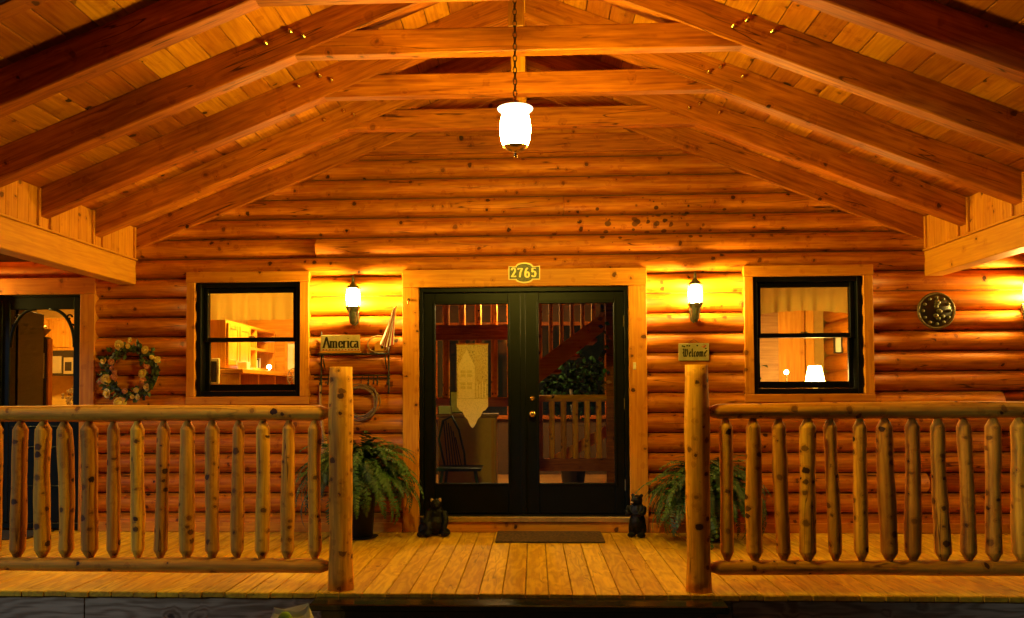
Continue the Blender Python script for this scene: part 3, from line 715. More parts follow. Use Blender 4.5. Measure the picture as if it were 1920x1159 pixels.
# lace banner on the glass
lb = thing('lace_banner', 'cream lace banner of a house with pointed scalloped hem on door glass', 'banner')
bx0, bx1, bz1 = -.604, -.318, 1.70; cx = (bx0+bx1)/2
hem = []
for i in range(7):
    u = i/6; X = bx0 + (cx-bx0)*u; Z = 1.13 - .20*u**1.4; hem.append((X, Z - (.016 if i % 2 else 0)))
pts = hem + [(2*cx-X, Z) for X, Z in hem[-2::-1]]
MB().prism(pts + [(bx1, bz1), (bx0, bz1)], -.0035, -.001).build('ground_cloth', 'laceo', lb)
MB().prism(pts + [(bx1, 1.20), (bx0, 1.20)], -.0065, -.004).build('hem_panel', 'lace', lb)
hp = MB(); hp.prism([(bx0+.012, 1.205), (bx0+.165, 1.205), (bx0+.165, 1.50), (bx0+.09, 1.655), (bx0+.012, 1.50)], -.0065, -.004); hp.build('house_motif', 'lace', lb)
for a, zz in ((.035, 1.40), (.095, 1.40), (.035, 1.29), (.095, 1.29)):
    m = MB(); 
    for b in (0, 1): m.prism([(bx0+a, zz+b*.035), (bx0+a+.045, zz+b*.035), (bx0+a+.045, zz+.027+b*.035), (bx0+a, zz+.027+b*.035)], -.0085, -.007)
    m.build('window_motif', 'laceo', lb)
for i in range(4): B(bx0+.18+i*.026, bx0+.190+i*.026, -.0065, -.004, 1.21, 1.36-.02*(i % 2)).build('fence_motif', 'lace', lb)
MB().tube([(bx0-.006, -.006, bz1+.002), (bx1+.006, -.006, bz1+.002)], .006, 8).build('rod', 'brass', lb)

# ------------------------------------------------------------------ lamps on the porch
pl = thing('pendant_lamp', 'bell shaped glass pendant lamp glowing on a chain from the ridge', 'lamp', (0, -2.70, .01))
MB().lathe([(.072, 2.70), (.086, 2.74), (.092, 2.80), (.088, 2.85), (.080, 2.885)], 24).build('glass_shade', 'pendant', pl, True)
MB().lathe([(.0805, 2.886), (.086, 2.905), (.104, 2.920), (.106, 2.926), (.082, 2.928)], 24).build('shade_rim', 'glowrim', pl, True)
MB().lathe([(.004, 2.632), (.012, 2.642), (.014, 2.650), (.006, 2.658), (.008, 2.664), (.040, 2.672), (.074, 2.694), (.078, 2.699)], 20).build('bottom_finial', 'brass', pl, True)
MB().lathe([(.085, 2.930), (.07, 2.945), (.03, 2.96), (.012, 2.985), (.006, 3.0)], 20).build('cap', 'brass', pl, True)
lk = MB().tube([(.011*math.cos(a), 0, .022*math.sin(a)) for a in [i*math.pi/6 for i in range(12)]], .0035, 5, closed=True).mesh('chain_link', 'bronze', True)
z = 3.018; i = 0
while z < 3.99: link('chain_link', lk, pl, (0, 0, z), (0, 0, R(20 + 90*(i % 2)))); z += .035; i += 1
MB().lathe([(.055, 4.018), (.05, 4.007), (.012, 3.985)][::-1], 16).build('canopy', 'bronze', pl, True)

def sconce(x, z, label):
    t = thing('wall_sconce', label, 'sconce', (x, -.076, z), group=None)
    MB().prism([(-.030, -.10), (.0, -.13), (.030, -.10), (.035, .03), (.0, .07), (-.035, .03)], -.010, .02).build('back_plate', 'patina', t)
    m = MB(); m.lathe([(.010, -.125), (.030, -.105), (.040, -.06), (.046, -.01), (.066, .040), (.058, .040), (.03, -.01)], 12, M=T(0, -.10, 0), wob=lambda k, zz: 1.0 if zz < .03 else (1.14 if k % 2 else .86)); m.build('cup', 'patina', t)
    MB().tube([(0, 0, -.05), (0, -.06, -.07), (0, -.09, -.06)], .010, 8).build('arm', 'patina', t, True)
    MB().lathe([(.036, .045), (.056, .075), (.062, .12), (.052, .17), (.040, .195)], 16, M=T(0, -.10, 0)).build('glass_shade', 'sconce', t, True)
    m = MB().lathe([(.070, .205), (.066, .212), (.030, .240), (.012, .262), (.016, .28), (.010, .30), (.002, .33)], 16, M=T(0, -.10, 0)); m.build('cap', 'patina', t, True)
    for a in (35, 145, 215, 325):
        c = (.064*math.cos(R(a)), -.10+.064*math.sin(R(a))); MB().tube([(c[0], c[1], .035), (c[0]*1.1, -.10+(c[1]+.10)*1.1, .12), (c[0], c[1], .208)], .0035, 5).build('cage_wire', 'patina', t)
    return t
sconce(-1.525, 2.0, 'torch style wall sconce shining above the America sign')
sconce(1.535, 2.0, 'torch style wall sconce shining above the Welcome sign')
sconce(4.445, 1.99, 'torch style wall sconce shining beyond the round wall plaque')
sconce(-5.32, 2.0, 'torch style wall sconce shining beyond the kitchen screen door')

# ------------------------------------------------------------------ railings
def wobble_log(p0, p1, r, seed, taper=0, seg=12, n=14, tip=.0, tipr=.4):
    """peeled log between two points, uneven, with whittled ends"""
    rr = random.Random(seed); p0, p1 = Vector(p0), Vector(p1); d = p1-p0; Ln = d.length
    a = d.normalized(); s = a.orthogonal().normalized(); q = a.cross(s)
    ph = [rr.uniform(0, 6.28) for _ in range(4)]; am = rr.uniform(.001, .0045)
    us = [i/n for i in range(n+1)]; pts = []; rad = []
    if tip: us = [0] + [tip/Ln*.97] + [tip/Ln + (1-2*tip/Ln)*i/n for i in range(n+1)] + [1-tip/Ln*.97] + [1]
    for u in us:
        pts.append(p0 + d*u + s*am*math.sin(u*5+ph[0]) + q*am*math.sin(u*6+ph[1]))
        e = r*(1 + .05*math.sin(u*7+ph[2]) + .03*math.sin(u*17+ph[3]) + taper*(u-.5))
        if tip and u in (0, 1): e = r*tipr
        rad.append(e)
    return MB().tube(pts, rad, seg)
RY = -2.25
def railing(s, xs, xpost, xend, label):
    t = thing('porch_railing', label, 'railing')
    xin = xpost + s*.075
    p = wobble_log((xpost, RY, .001), (xpost, RY, 1.425), .0765, 5+s, -.05, 20, 18)
    n = len(p.v); p = p.build('newel_post', 'railZ', t, True)
    wobble_log((xin-s*.03, RY, 1.128), (xend, RY, 1.135), .052, 20+s, 0, 16, 24, .09, .35).build('top_rail', 'railX', t, True)
    wobble_log((xin-s*.03, RY, .145), (xend, RY, .155), .048, 30+s, 0, 16, 24, .09, .35).build('bottom_rail', 'railX', t, True)
    for i, x in enumerate(xs):
        r0 = random.Random(i*3+s*50); dx = r0.uniform(-.012, .012)
        wobble_log((x+dx, RY, .186), (x-dx, RY, 1.088), r0.uniform(.038, .052), 100+i+s*40, r0.uniform(-.12, .06), 12, 10, .062, .34).build('baluster', 'railZ', t, True)
railing(-1, [-1.317, -1.491, -1.656, -1.82, -1.989, -2.154, -2.32, -2.483, -2.643, -2.803, -2.961, -3.118, -3.276, -3.44], -1.146, -3.60, 'peeled log railing running from the post below the America sign')
railing(1, [1.312, 1.482, 1.651, 1.816, 1.971, 2.142, 2.303, 2.464, 2.63, 2.793, 2.955, 3.117, 3.28, 3.44], 1.132, 3.60, 'peeled log railing running from the post below the Welcome sign')

# ------------------------------------------------------------------ lettering: strokes of a broad nib
def nib(m, strokes, ox, oz, sc, w, ang, th, y0, y1, mi=0, slant=0):
    nx, nz = w/2*math.cos(ang), w/2*math.sin(ang)
    for st_ in strokes:
        for (a, b) in zip(st_, st_[1:]):
            a = (ox+(a[0]+slant*a[1])*sc, oz+a[1]*sc); b = (ox+(b[0]+slant*b[1])*sc, oz+b[1]*sc)
            dx, dz = b[0]-a[0], b[1]-a[1]; L_ = math.hypot(dx, dz) or 1; px, pz = -dz/L_*th/2, dx/L_*th/2
            q = [(a[0]-nx, a[1]-nz), (a[0]+nx, a[1]+nz), (b[0]-nx, b[1]-nz), (b[0]+nx, b[1]+nz)]
            q = [(u+e*px, v+e*pz) for u, v in q for e in (-1, 1)]
            q = sorted(set((round(u, 6), round(v, 6)) for u, v in q))
            def half(pts):
                h_ = []
                for p in pts:
                    while len(h_) > 1 and (h_[-1][0]-h_[-2][0])*(p[1]-h_[-2][1]) - (h_[-1][1]-h_[-2][1])*(p[0]-h_[-2][0]) <= 0: h_.pop()
                    h_.append(p)
                return h_[:-1]
            cnt = len(m.f) % 251                            # strokes overlap: set each a hair prouder than the last
            m.prism(half(q)+half(q[::-1]), y0-cnt*7e-6, y1+.0004-cnt*1e-6, mi)
def arc(cx, cz, rx, rz, a0, a1, n=9): return [(cx+rx*math.cos(R(a0+(a1-a0)*i/n)), cz+rz*math.sin(R(a0+(a1-a0)*i/n))) for i in range(n+1)]
G = {
 'A': (.78, [[(.05, 0), (.40, 1.0)], [(.40, 1.0), (.73, 0)], [(.20, .36), (.58, .36)], [(-.03, 0), (.15, 0)], [(.60, 0), (.86, 0)]]),
 'm': (.96, [[(.10, .62), (.10, 0)], [(.10, .48)]+arc(.26, .46, .15, .16, 150, 0)+[(.41, 0)], [(.41, .48)]+arc(.59, .46, .16, .16, 150, 0)+[(.75, 0)], [(0, 0), (.2, 0)], [(.33, 0), (.49, 0)], [(.67, 0), (.85, 0)], [(.0, .62), (.10, .62)]]),
 'e': (.54, [arc(.27, .31, .20, .31, 0, 330, 14), [(.07, .32), (.47, .32)]]),
 'r': (.46, [[(.10, .62), (.10, 0)], [(.10, .42)]+arc(.27, .46, .14, .15, 160, 50), [(0, 0), (.22, 0)], [(.0, .62), (.10, .62)]]),
 'i': (.28, [[(.11, .62), (.11, 0)], [(.09, .86), (.13, .86)], [(0, 0), (.22, 0)], [(.0, .62), (.11, .62)]]),
 'c': (.50, [arc(.28, .31, .20, .31, 45, 315, 12)]),
 'a': (.56, [arc(.21, .46, .15, .16, 150, 0)+[(.36, .05), (.44, .0)], arc(.20, .18, .14, .18, 80, 330, 9)]),
 '2': (.60, [arc(.26, .72, .19, .27, 170, -20, 10)+[(.08, .04)], [(.08, .05), (.46, .05)], [(.46, .05), (.47, .16)]]),
 '7': (.60, [[(.06, .93), (.47, .93)], [(.06, .93), (.06, .80)], [(.47, .93), (.28, .48), (.22, 0)]]),
 '6': (.60, [arc(.28, .27, .20, .29, 0, 360, 16), [(.08, .27), (.09, .52), (.15, .76), (.25, .92), (.33, .98)]]),
 '5': (.60, [[(.12, .95), (.43, .95)], [(.12, .95), (.10, .55)], [(.10, .55)]+arc(.25, .33, .20, .30, 110, -150, 12)]),
 'W': (1.10, [[(.02, .92), (.14, .98), (.22, .86), (.20, .10), (.34, 0), (.48, .12)], [(.46, .95), (.52, .85), (.50, .10), (.66, 0), (.86, .25), (.90, .62), (.80, .92), (.72, .80)], [(.10, .55), (.0, .42)]]),
 'l': (.32, [[(.10, .98), (.10, .10), (.20, 0), (.28, .07)]]),
 'o': (.52, [[(.10, .52), (.10, .12), (.22, 0), (.38, .12), (.38, .50), (.26, .62), (.10, .52)]]),
 'ew': (.48, [[(.36, .10), (.22, 0), (.10, .12), (.10, .50), (.24, .62), (.36, .48), (.12, .30)]]),
 'cw': (.42, [[(.36, .08), (.22, 0), (.10, .12), (.10, .50), (.22, .62), (.34, .54)]]),
 'mw': (.86, [[(.04, .56), (.12, .60), (.12, .04), (.18, .0)], [(.14, .46), (.30, .62), (.38, .50), (.38, .04), (.44, 0)], [(.40, .46), (.56, .62), (.66, .50), (.66, .08), (.76, .0)]]),
}
def write(m, keys, x, z, h, w, ang, th, y0, y1, slant=0, squeeze=1, gap=0):
    for kx in keys:
        adv, st_ = G[kx]
        nib(m, [[(a*squeeze, b) for a, b in s] for s in st_], x, z, h, w, ang, th, y0, y1, 0, slant); x += (adv*squeeze+gap)*h
    return x

# America sign on its wire rack
rk = thing('wire_rack', 'black wrought iron wall rack with hooks carrying the America sign', 'rack', (0, 0, 0))
m = MB()
for xx in (-1.835, -1.215): m.tube([(xx, -.088, 1.82), (xx, -.088, 1.30), (xx, -.10, 1.255), (xx, -.13, 1.27)], .007, 6)
m.build('upright', 'iron', rk, True)
for zz in (1.418, 1.392): MB().tube([(-1.90, -.090, zz), (-1.20, -.090, zz)], .006, 6).build('bar', 'iron', rk)
B(-1.845, -1.205, -.19, -.082, 1.606, 1.618, c=.002).build('shelf', 'iron', rk)
for xx in (-1.80, -1.235): MB().tube([(xx, -.088, 1.48), (xx, -.13, 1.52), (xx, -.18, 1.604)], .006, 6).build('brace', 'iron', rk, True)
for xx in (-1.84, -1.77, -1.40, -1.352, -1.318, -1.225): MB().tube([(xx, -.090, 1.418), (xx, -.094, 1.37), (xx, -.10, 1.335), (xx, -.125, 1.34), (xx, -.13, 1.36)], .005, 6).build('hook', 'iron', rk, True)
am = thing('america_sign', 'cream wooden sign with black America lettering on the wire rack', 'sign')
B(-1.822, -1.464, -.172, -.150, 1.640, 1.785, c=.004).build('board', 'sign', am)
m = MB(); write(m, 'America', -1.798, 1.668, .098, .0135, 0, .0035, -.1755, -.1725, 0, .80, .015); m.build('lettering', 'ink', am)
for i in range(12): MB().prism([(-1.806+i*.029, 1.650), (-1.794+i*.029, 1.645), (-1.785+i*.029, 1.652), (-1.796+i*.029, 1.658)], -.1752, -.1725).build('berry_mark', 'red', am)
B(-1.83, -1.456, -.178, -.146, 1.619, 1.639, c=.003).build('foot', 'pineX', am)
rg = thing('twig_basket_ring', 'oval twig ring with small house beside the America sign', 'ornament', (-1.305, -.13, 1.70))
for kx in range(3): MB().tube([(.095*math.cos(a)+.004*math.sin(5*a+kx*2), .006*math.cos(3*a+kx*2), .076*math.sin(a)+.004*math.cos(4*a+kx)) for a in [i*math.pi/14 for i in range(28)]], .0045, 5, closed=True).build('twig', 'straw', rg, True)
MB().prism([(-.03, -.06), (.055, -.06), (.055, .0), (.0125, .04), (-.03, .0)], -.01, .02).build('small_house', 'pineX', rg); B(.03, .05, -.014, -.011, -.04, -.015).build('house_window', 'ink', rg)
fl = thing('small_flag', 'small striped flag drooping from a stick beside left door trim', 'flag', (0, 0, 0))
MB().tube([(-1.142, -.09, 2.045), (-1.15, -.15, 2.03), (-1.235, -.16, 1.70)], .005, 6).build('stick', 'pineZ', fl, True)
m = MB(); NU, NV = 26, 16; vs = []; mi = []
for j in range(NV+1):
    v = j/NV
    for i in range(NU+1):
        u = i/NU; wd = .020 + .105*v**1.25; cxx = -1.150 - .075*v
        vs.append((cxx + wd*(u-.5) + .006*math.sin(u*15), -.165 + .016*math.sin(u*19+v*2)*(.3+v), 2.025 - .325*v - .030*v*math.sin(u*3.1)))
fs = [(j*(NU+1)+i, (j+1)*(NU+1)+i, (j+1)*(NU+1)+i+1, j*(NU+1)+i+1) for j in range(NV) for i in range(NU)]
m.add(vs, fs); m.mi = [(0 if (i//2) % 2 else 1) for j in range(NV) for i in range(NU)]
fo = m.build('cloth', ['red', 'white', 'blue'], fl, True)
# flag hook and bell push on the trim
t = thing('trim_hook', 'little brass hook on the left door trim', 'hook'); MB().tube([(-1.03, -.098, 2.10), (-1.03, -.125, 2.095), (-1.03, -.135, 2.075), (-1.03, -.12, 2.06)], .006, 6).build('hook', 'brass', t, True); MB().lathe([(.016, 0), (.016, .004)], 10, M=T(-1.03, -.093, 2.105, MX)).build('plate', 'brass', t)
t = thing('door_bell', 'pale door bell push on the right door trim', 'door bell'); B(.990, 1.016, -.104, -.0925, 1.458, 1.522, c=.003).build('plate', 'sign', t); MB().lathe([(.007, 0), (.007, .004)], 10, M=T(1.003, -.104, 1.49, MX)).build('button', 'paper', t)
# vine wreath and broom
vw = thing('grapevine_wreath', 'plain twig wreath hanging under the wire rack', 'wreath', (-1.465, -.115, 1.178))
r = random.Random(4)
for kx in range(9):
    ph, q = r.uniform(0, 6), r.uniform(.125, .165)
    MB().tube([((q+.010*math.sin(3*a+ph))*math.cos(a), .022*math.sin(2*a+ph), (q+.010*math.sin(3*a+ph))*math.sin(a)) for a in [i*math.pi/16 for i in range(32)]], .0055, 5, closed=True).build('vine', 'twig', vw, True)
MB().tube([(0, -.02, .15), (.02, -.02, .24)], .003, 5).build('hanger', 'iron', vw)
bm = thing('corn_broom', 'small corn broom hanging beside the newel post', 'broom', (-1.80, -.11, 0))
MB().tube([(-.045, .02, 1.345), (-.04, 0, 1.2), (-.02, 0, .95), (0, 0, .83)], [.010, .012, .013, .02], 8).build('handle', 'straw', bm, True)
m = MB()
for i in range(46):
    a = r.uniform(0, 6.28); q = math.sqrt(r.random()); m.tube([(.018*q*math.cos(a), .012*q*math.sin(a), .86), (.035*q*math.cos(a), .016*q*math.sin(a), .74), (.075*q*math.cos(a), .02*q*math.sin(a), .43+r.uniform(-.02, .03))], [.003, .004, .003], 4)
stuff(m.build('bristles', 'straw', bm))
for zz, q in ((.83, .024), (.76, .034), (.72, .040)): MB().tube([(q*math.cos(a), .021*math.sin(a), zz) for a in [i*math.pi/8 for i in range(16)]], .0035, 5, closed=True).build('binding', 'twig', bm)

# house number
hn = thing('house_number', 'dark bronze house number plaque reading 2765 above the doors', 'house number', (.02, -.097, 2.338))
def plaque(w, h, ax, az):
    top_ = [(ax*math.cos(R(a)), h-.004+az*math.sin(R(a))) for a in range(0, 181, 15)]; top_ = [p for p in top_]
    o = [(-w, -h), (-ax, -h)] + [(-x, -z) for x, z in top_][1:-1] + [(ax, -h), (w, -h), (w, h)] + top_ + [(-w, h)]
    return o
MB().prism(plaque(.143, .062, .078, .036), -.010, .0).build('rim', 'gold', hn); MB().prism(plaque(.134, .054, .070, .031), -.014, -.0105).build('plate', 'numplate', hn)
m = MB(); write(m, '2765', -.119, -.040, .084, .0105, 0, .007, -.019, -.0145, 0, .98, .14); m.build('numerals', 'gold', hn)

# welcome sign
ws = thing('welcome_sign', 'small painted slate sign reading Welcome below the right sconce', 'sign', (1.531, -.092, 1.61), 0)
B(-.135, .135, -.014, .010, -.078, .080, c=.005).build('slate', 'slate', ws)
m = MB(); write(m, ['W', 'ew', 'l', 'cw', 'o', 'mw', 'ew'], -.100, -.040, .072, .0085, R(40), .003, -.0175, -.0145, 0, .66, .03); m.build('lettering', 'ink', ws)
for i, (a, zz, c) in enumerate(((-.10, .055, 'leafd'), (-.085, .050, 'ink'), (-.06, .058, 'leafd'), (-.04, .056, 'ink'), (.03, .058, 'leafd'), (.075, .050, 'rosep'), (.09, .045, 'red'), (.105, .032, 'leafd'), (.112, .010, 'ink'), (.10, .056, 'red'))):
    MB().ball((a, -.015, zz), (.009, .003, .007), 0, 8, 5).build('painted_flower', c, ws)
MB().tube([(-.05, -.002, .08), (0, -.002, .115), (.05, -.002, .08)], .002, 5).build('wire', 'iron', ws)

# round plaque
rp = thing('round_plaque', 'round dark relief plaque with polished rim on the log wall', 'plaque', (3.663, -.078, 1.962))
MB().lathe([(.162, 0), (.166, .012), (.160, .022), (.150, .020), (.146, .014)], 40, M=MX).build('rim', 'bronze', rp, True)
MB().lathe([(.149, .004), (.140, .016), (.02, .018)], 40, M=MX).build('face', 'appl', rp, True)
r = random.Random(8)
for i in range(12): a = R(i*30); MB().ball((.118*math.cos(a), -.020, .118*math.sin(a)), (.017, .006, .015), 0, 8, 5).build('relief_numeral', 'numplate', rp, True)
for i in range(11): MB().ball((.03*r.uniform(-1, 1)+.02, -.022, .09*r.uniform(-1, 1)), (.022, .008, .018), 0, 8, 5).build('relief_bloom', 'numplate', rp, True)

# ------------------------------------------------------------------ flower wreath
wr = thing('flower_wreath', 'leafy wreath of yellow and pink roses on the log wall', 'wreath', (-3.585, -.115, 1.462))
r = random.Random(21)
MB().tube([(.215*math.cos(a), 0, .215*math.sin(a)) for a in [i*math.pi/16 for i in range(32)]], .030, 8, closed=True).build('vine_ring', 'leafd', wr, True)
def leaf_poly(m, p, d, nrm, ln, wd, mi=0):
    d = d.normalized(); s = d.cross(nrm).normalized()*wd; e = p+d*ln; mid = p+d*ln*.45; up = nrm.normalized()*wd*.35
    m.add([p, mid+s-up, e, mid-s-up, mid+up*.3], [(0, 1, 4), (1, 2, 4), (2, 3, 4), (3, 0, 4)], mi)
m = MB()
for c in range(22):
    a0 = c/22*6.283
    for i in range(11):
        a = a0+r.uniform(-.17, .17); q = .215+r.gauss(0, .028); p = Vector((q*math.cos(a), -.02-.03*r.random(), q*math.sin(a)))
        out = Vector((math.cos(a), 0, math.sin(a)))*r.uniform(-.7, 1) + Vector((r.uniform(-1, 1), r.uniform(-.9, .1), r.uniform(-1, 1)))
        leaf_poly(m, p, out, Vector((r.uniform(-.5, .5), -1, r.uniform(-.5, .5))), r.uniform(.045, .075), r.uniform(.014, .024), int(r.random() < .5))
stuff(m.build('foliage', ['leaf', 'leafd'], wr))
def rose(m, s):
    m.ball((0, -.3*s, 0), (.42*s, .42*s, .42*s), 0, 8, 6)
    for ring_, (n_, rr, tl) in enumerate(((4, .40, .7), (5, .68, .35), (6, .95, .05))):
        for i in range(n_):
            a = 2*math.pi*i/n_+ring_*.5; c = Vector((math.cos(a), 0, math.sin(a))); tn = Vector((-math.sin(a), 0, math.cos(a)))
            b = c*rr*.35*s; e = c*rr*s + Vector((0, -tl*s, 0)); wd = .42*s*(1+.15*ring_)
            m.add([b-tn*wd*.5, b+tn*wd*.5, (b+e)/2+tn*wd+Vector((0, -.08*s, 0)), e+tn*wd*.6, e-tn*wd*.6, (b+e)/2-tn*wd+Vector((0, -.08*s, 0))], [(0, 1, 2, 5), (5, 2, 3, 4)])
rm = {}
for nm, mt in (('y', 'rosey'), ('p', 'rosep')): m = MB(); rose(m, 1.0); rm[nm] = m.mesh('rose', mt, True)
FL = [(385, 235, 52, 'y'), (505, 250, 26, 'y'), (755, 300, 40, 'y'), (930, 435, 32, 'y'), (155, 445, 34, 'y'), (265, 460, 30, 'p'), (285, 550, 32, 'p'), (320, 600, 24, 'p'), (310, 665, 32, 'p'), (195, 700, 50, 'y'),
      (100, 745, 20, 'p'), (210, 890, 46, 'y'), (400, 1025, 58, 'y'), (470, 860, 26, 'p'), (775, 525, 28, 'p'), (720, 620, 44, 'y'), (725, 720, 34, 'p'), (785, 810, 40, 'y'), (655, 945, 32, 'y'), (575, 940, 22, 'y'), (630, 850, 26, 'y'), (535, 165, 26, 'y'), (850, 400, 22, 'y')]
for fx, fy, fr, kx in FL:
    o = link('rose', rm[kx], wr, ((fx-520)/1550+.0, -.065, (600-fy)/1500), (r.uniform(-.5, .5), r.uniform(0, 6), r.uniform(-.5, .5))); o.scale = (fr/1000,)*3

# ------------------------------------------------------------------ ferns
def frond_mesh(seed, mat):
    """arching frond of unit length: rachis with narrow leaflets down both sides"""
    r = random.Random(seed); m = MB(); n = 34; pts = []
    a = r.uniform(.9, 1.25); bend = r.uniform(2.1, 2.9); p = Vector((0, 0, 0)); sway = r.uniform(-.25, .25)
    for i in range(n+1):
        pts.append(p.copy()); u = i/n; th = a - bend*u**1.25
        p = p + Vector((math.cos(th), sway*u, math.sin(th)))/n
    m.tube(pts[::4]+[pts[-1]], [.005*(1-.75*i/9) for i in range(len(pts[::4])+1)], 4)
    for i in range(3, n+1):
        u = i/n; t = (pts[i]-pts[i-1]).normalized(); s = Vector((0, 1, 0)); up = s.cross(t) if False else t.cross(s)*-1
        wd = .132*math.sin(math.pi*min(1, u*.93+.04))**.6*(1.0-.45*u)
        for sg in (-1, 1):
            d = (s*sg + t*.40 + Vector((0, 0, -r.uniform(.05, .5)))).normalized(); q = pts[i] + t*r.uniform(-.008, .008); e = q + d*wd*r.uniform(.8, 1.12); b = t*.0108
            m.add([q-b*.8, q+b*.8, (q*.5+e*.5)+b, e, (q*.5+e*.5)-b], [(0, 1, 2, 4), (4, 2, 3)])
    return m.mesh('frond', mat)
FM = [frond_mesh(i, 'fern' if i % 3 else 'fernd') for i in range(8)]
def fern(x, y, base, sc, seed, label, nfr):
    t = thing('potted_fern', label, 'fern', (x, y, 0)); r = random.Random(seed)
    MB().lathe([(.10, .012), (.12, .02), (.15, base), (.16, base), (.16, base+.02), (.13, base+.02)], 18).build('pot', 'pot', t, True)
    MB().lathe([(.13, .001), (.17, .012), (.165, .014), (.12, .011)], 18).build('saucer', 'pot', t, True)
    for i in range(nfr):
        a = i*2.399+r.uniform(-.3, .3); v = (i+.5)/nfr
        o = link('frond', FM[r.randrange(8)], t, (.07*math.cos(a)*v, .07*math.sin(a)*v, base+.01))
        tilt = -.85 + 1.45*v + r.uniform(-.15, .15)               # inner fronds stand up, outer ones hang
        ln = sc*r.uniform(.82, 1.12)*(1.0 - .12*abs(v-.5))
        if math.sin(a) > 0: ln *= max(.45, 1-.60*math.sin(a))    # towards the wall the fronds stay short
        o.rotation_euler = (r.uniform(-.3, .3), tilt, a); o.scale = (ln, ln, ln)
fern(-1.43, -.36, .46, .68, 1, 'dark Boston fern in black pot, left of the double doors', 295)
fern(1.55, -.42, .30, .66, 2, 'brighter spreading fern in black pot, right of the double doors', 295)

# ------------------------------------------------------------------ bear statues
def bear(label, loc, rotz, build):
    t = thing('bear_statue', label, 'statue', loc, rotz)
    m = MB(); build(m); o = m.build('body', 'bear', t, True)
    md = o.modifiers.new('remesh', 'REMESH'); md.mode = 'VOXEL'; md.voxel_size = .007; md.use_smooth_shade = True
    sm = o.modifiers.new('smooth', 'SMOOTH'); sm.iterations = 4; sm.factor = .5
    return t
def pair(m):                                               # mother sitting with a cub against her
    m.ball((.02, 0, .10), (.095, .085, .10)); m.ball((.02, .0, .19), (.075, .065, .08)); m.ball((.02, -.015, .275), (.052, .052, .048)); m.ball((.02, -.062, .265), (.026, .034, .022))
    for s in (-1, 1):
        m.ball((.02+s*.040, -.005, .318), (.018, .012, .018)); m.tube([(.02+s*.065, -.02, .21), (.02+s*.085, -.06, .13), (.02+s*.06, -.09, .06)], [.034, .030, .026], 8); m.ball((.02+s*.08, -.07, .035), (.048, .075, .034))
    m.ball((-.09, -.03, .06), (.05, .05, .06)); m.ball((-.09, -.045, .135), (.034, .034, .032)); m.ball((-.09, -.075, .128), (.016, .02, .014))
    for s in (-1, 1): m.ball((-.09+s*.026, -.04, .162), .012); m.ball((-.09+s*.035, -.07, .022), (.026, .04, .02))
t = bear('black bear statue sitting with a cub, left of the threshold', (-.79, -.25, .002), R(8), pair)
for s in (-1, 1): MB().ball((.02+s*.034, -.020, .308), (.015, .012, .020)).build('ear_patch', 'tan', t, True)
def standing(m):
    m.ball((0, 0, .12), (.075, .075, .10)); m.ball((0, 0, .22), (.070, .065, .085)); m.ball((0, -.01, .315), (.052, .054, .050)); m.ball((-.012, -.060, .302), (.024, .034, .022))
    for s in (-1, 1):
        m.ball((s*.040, 0, .358), (.017, .012, .017)); m.tube([(s*.062, -.01, .26), (s*.075, -.05, .22), (s*.04, -.085, .20)], [.028, .026, .022], 8)
        m.tube([(s*.04, 0, .10), (s*.045, 0, .04)], [.042, .038], 8); m.ball((s*.045, -.025, .018), (.036, .058, .018))
t = bear('black bear statue standing upright, right of the threshold', (.99, -.30, .002), R(-28), standing)
MB().ball((-.012, -.092, .305), (.012, .008, .009)).build('nose', 'tan', t, True)

# ------------------------------------------------------------------ mats and the bag
t = thing('door_mat', 'brown coir door mat lying in front of the double doors', 'mat', (.228, -.325, 0))
m = MB(); m.box(-.46, .46, -.275, .235, .001, .016, c=.005); m.build('pile', 'mat', t); 
for z0 in (-.279, .239): B(-.455, .455, z0-.004, z0+.003, .001, .012, c=.001).build('edge_binding', 'darkmat', t)
t = thing('kitchen_mat', 'dark rubber mat at the foot of kitchen screen door', 'mat', (-4.72, -.30, 0))
B(-.42, .40, -.24, .20, .001, .014, c=.005).build('pile', 'darkmat', t); ring_frame(MB(), -.43, .41, 0, .46, -.006, .006, .02, .02, .02, .02).build('border', 'ink', t, loc=(0, -.25, .009), rot=(R(-90), 0, 0))
t = thing('yard_bag', 'white paper bag with lime green print below the deck edge', 'bag', (-1.29, -2.86, -.5))
m = MB(); n = 20; vs = []; r = random.Random(5)
for z, a, b in ((0, .14, .09), (.15, .15, .10), (.32, .14, .09), (.44, .125, .055), (.505, .105, .016), (.53, .10, .010)):
    for i in range(n):
        th = 2*math.pi*i/n; c_, s2 = math.cos(th), math.sin(th); e = 1+r.uniform(-.05, .05)
        vs.append((a*e*math.copysign(abs(c_)**.6, c_), b*e*math.copysign(abs(s2)**.6, s2), z + (.02*math.sin(th*2+1)+.012*c_ if z > .4 else 0)))
fs = [(j*n+i, j*n+(i+1) % n, (j+1)*n+(i+1) % n, (j+1)*n+i) for j in range(5) for i in range(n)] + [tuple(range(n))[::-1], tuple(5*n+i for i in range(n))]
m.add(vs, fs); m.build('bag', 'paper', t)
MB().ball((-.015, -.055, .475), (.045, .02, .055), 0, 10, 7).build('print', 'lime', t, True)

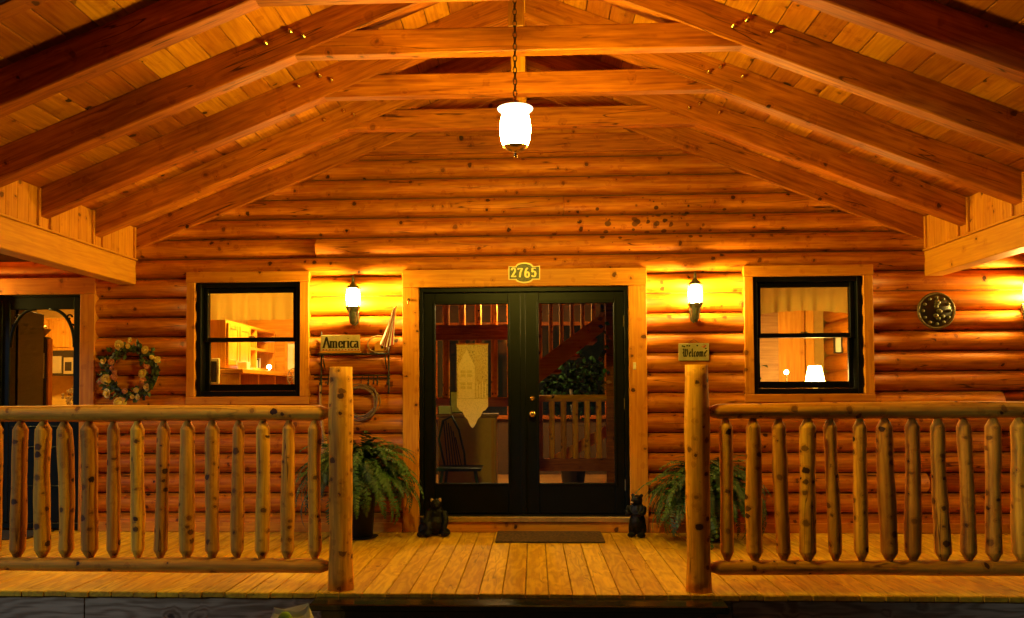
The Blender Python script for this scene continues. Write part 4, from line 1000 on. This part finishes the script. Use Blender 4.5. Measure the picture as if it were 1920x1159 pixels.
# ------------------------------------------------------------------ hall tree standing in for glass reflections, leaf garland, added shading evergreen
def leafy(m, c, rad, n, size, r):
    for i in range(n):
        while True:
            p = Vector((r.uniform(-1, 1), r.uniform(-1, 1), r.uniform(-1, 1)))
            if .25 < p.length < 1: break
        p = Vector((c[0]+p.x*rad[0], c[1]+p.y*rad[1], c[2]+p.z*rad[2])); d = Vector((r.uniform(-1, 1), r.uniform(-1, 1), r.uniform(-1, .3)))
        leaf_poly(m, p, d, Vector((r.uniform(-1, 1), r.uniform(-1, 1), r.uniform(.2, 1))), size*r.uniform(.7, 1.3), size*.38)
t = thing('reflection_tree', 'bushy green indoor tree behind the hall railing', 'plant', (.62, 3.6, 0)); r = random.Random(14)  # added in the hall in place of green reflections on the glass
MB().lathe([(.14, 0), (.18, .30), (.19, .30), (.16, .29)], 16).build('pot', 'pot', t, True); MB().tube([(0, 0, .28), (.02, 0, .8), (-.02, .02, 1.3)], .022, 8).build('trunk', 'bark', t, True)
m = MB(); leafy(m, (0, 0, 1.38), (.50, .34, .50), 420, .085, r); m.build('crown', 'reflleaf', t)
g = thing('leaf_garland', 'string of coloured leaves hanging beside the hall post', 'garland', (.90, 1.92, 0))
MB().tube([(0, 0, 2.45), (.01, 0, 1.9), (0, 0, 1.25)], .004, 5).build('cord', 'twig', g)
for i in range(22):
    m = MB(); leaf_poly(m, Vector((r.uniform(-.03, .03), -.01, 2.42-i*.052)), Vector((r.uniform(-1, 1), -.2, r.uniform(-.6, .2))), Vector((0, -1, .1)), .075, .028); m.build('leaf', ('rosep', 'twig', 'bookg', 'blue', 'fern')[i % 5], g)
t = thing('sun_blocker_tree', 'dense evergreen tree standing on the lawn left of path', 'tree', (-8.8, -9.2, -.5)); r = random.Random(33)  # unseen, added behind the camera to keep sun off the right deck front
MB().tube([(0, 0, 0), (.05, 0, 1.5), (0, .05, 4.0), (0, 0, 6.3)], [.22, .18, .10, .02], 10).build('trunk', 'bark', t, True)
m = MB()
for i in range(30):
    z = .7 + 5.4*i/30; w_ = 2.7*(1-(z-.7)/6.0)+.15
    for j in range(9):
        a = j*.698+i*.9+r.uniform(-.2, .2); e = (w_*math.cos(a), w_*math.sin(a), z-.25); m.tube([(0, 0, z), e], [.03, .008], 4, 1)
        for q in range(26):
            u = r.uniform(.15, 1.05); p = Vector((e[0]*u+r.gauss(0, .16), e[1]*u+r.gauss(0, .16), z-.25*u+r.gauss(0, .10))); leaf_poly(m, p, Vector((math.cos(a), math.sin(a), r.uniform(-.6, .1))), Vector((r.uniform(-.5, .5), r.uniform(-.5, .5), 1)), .24, .06)
m.build('crown', ['foliage', 'bark'], t)
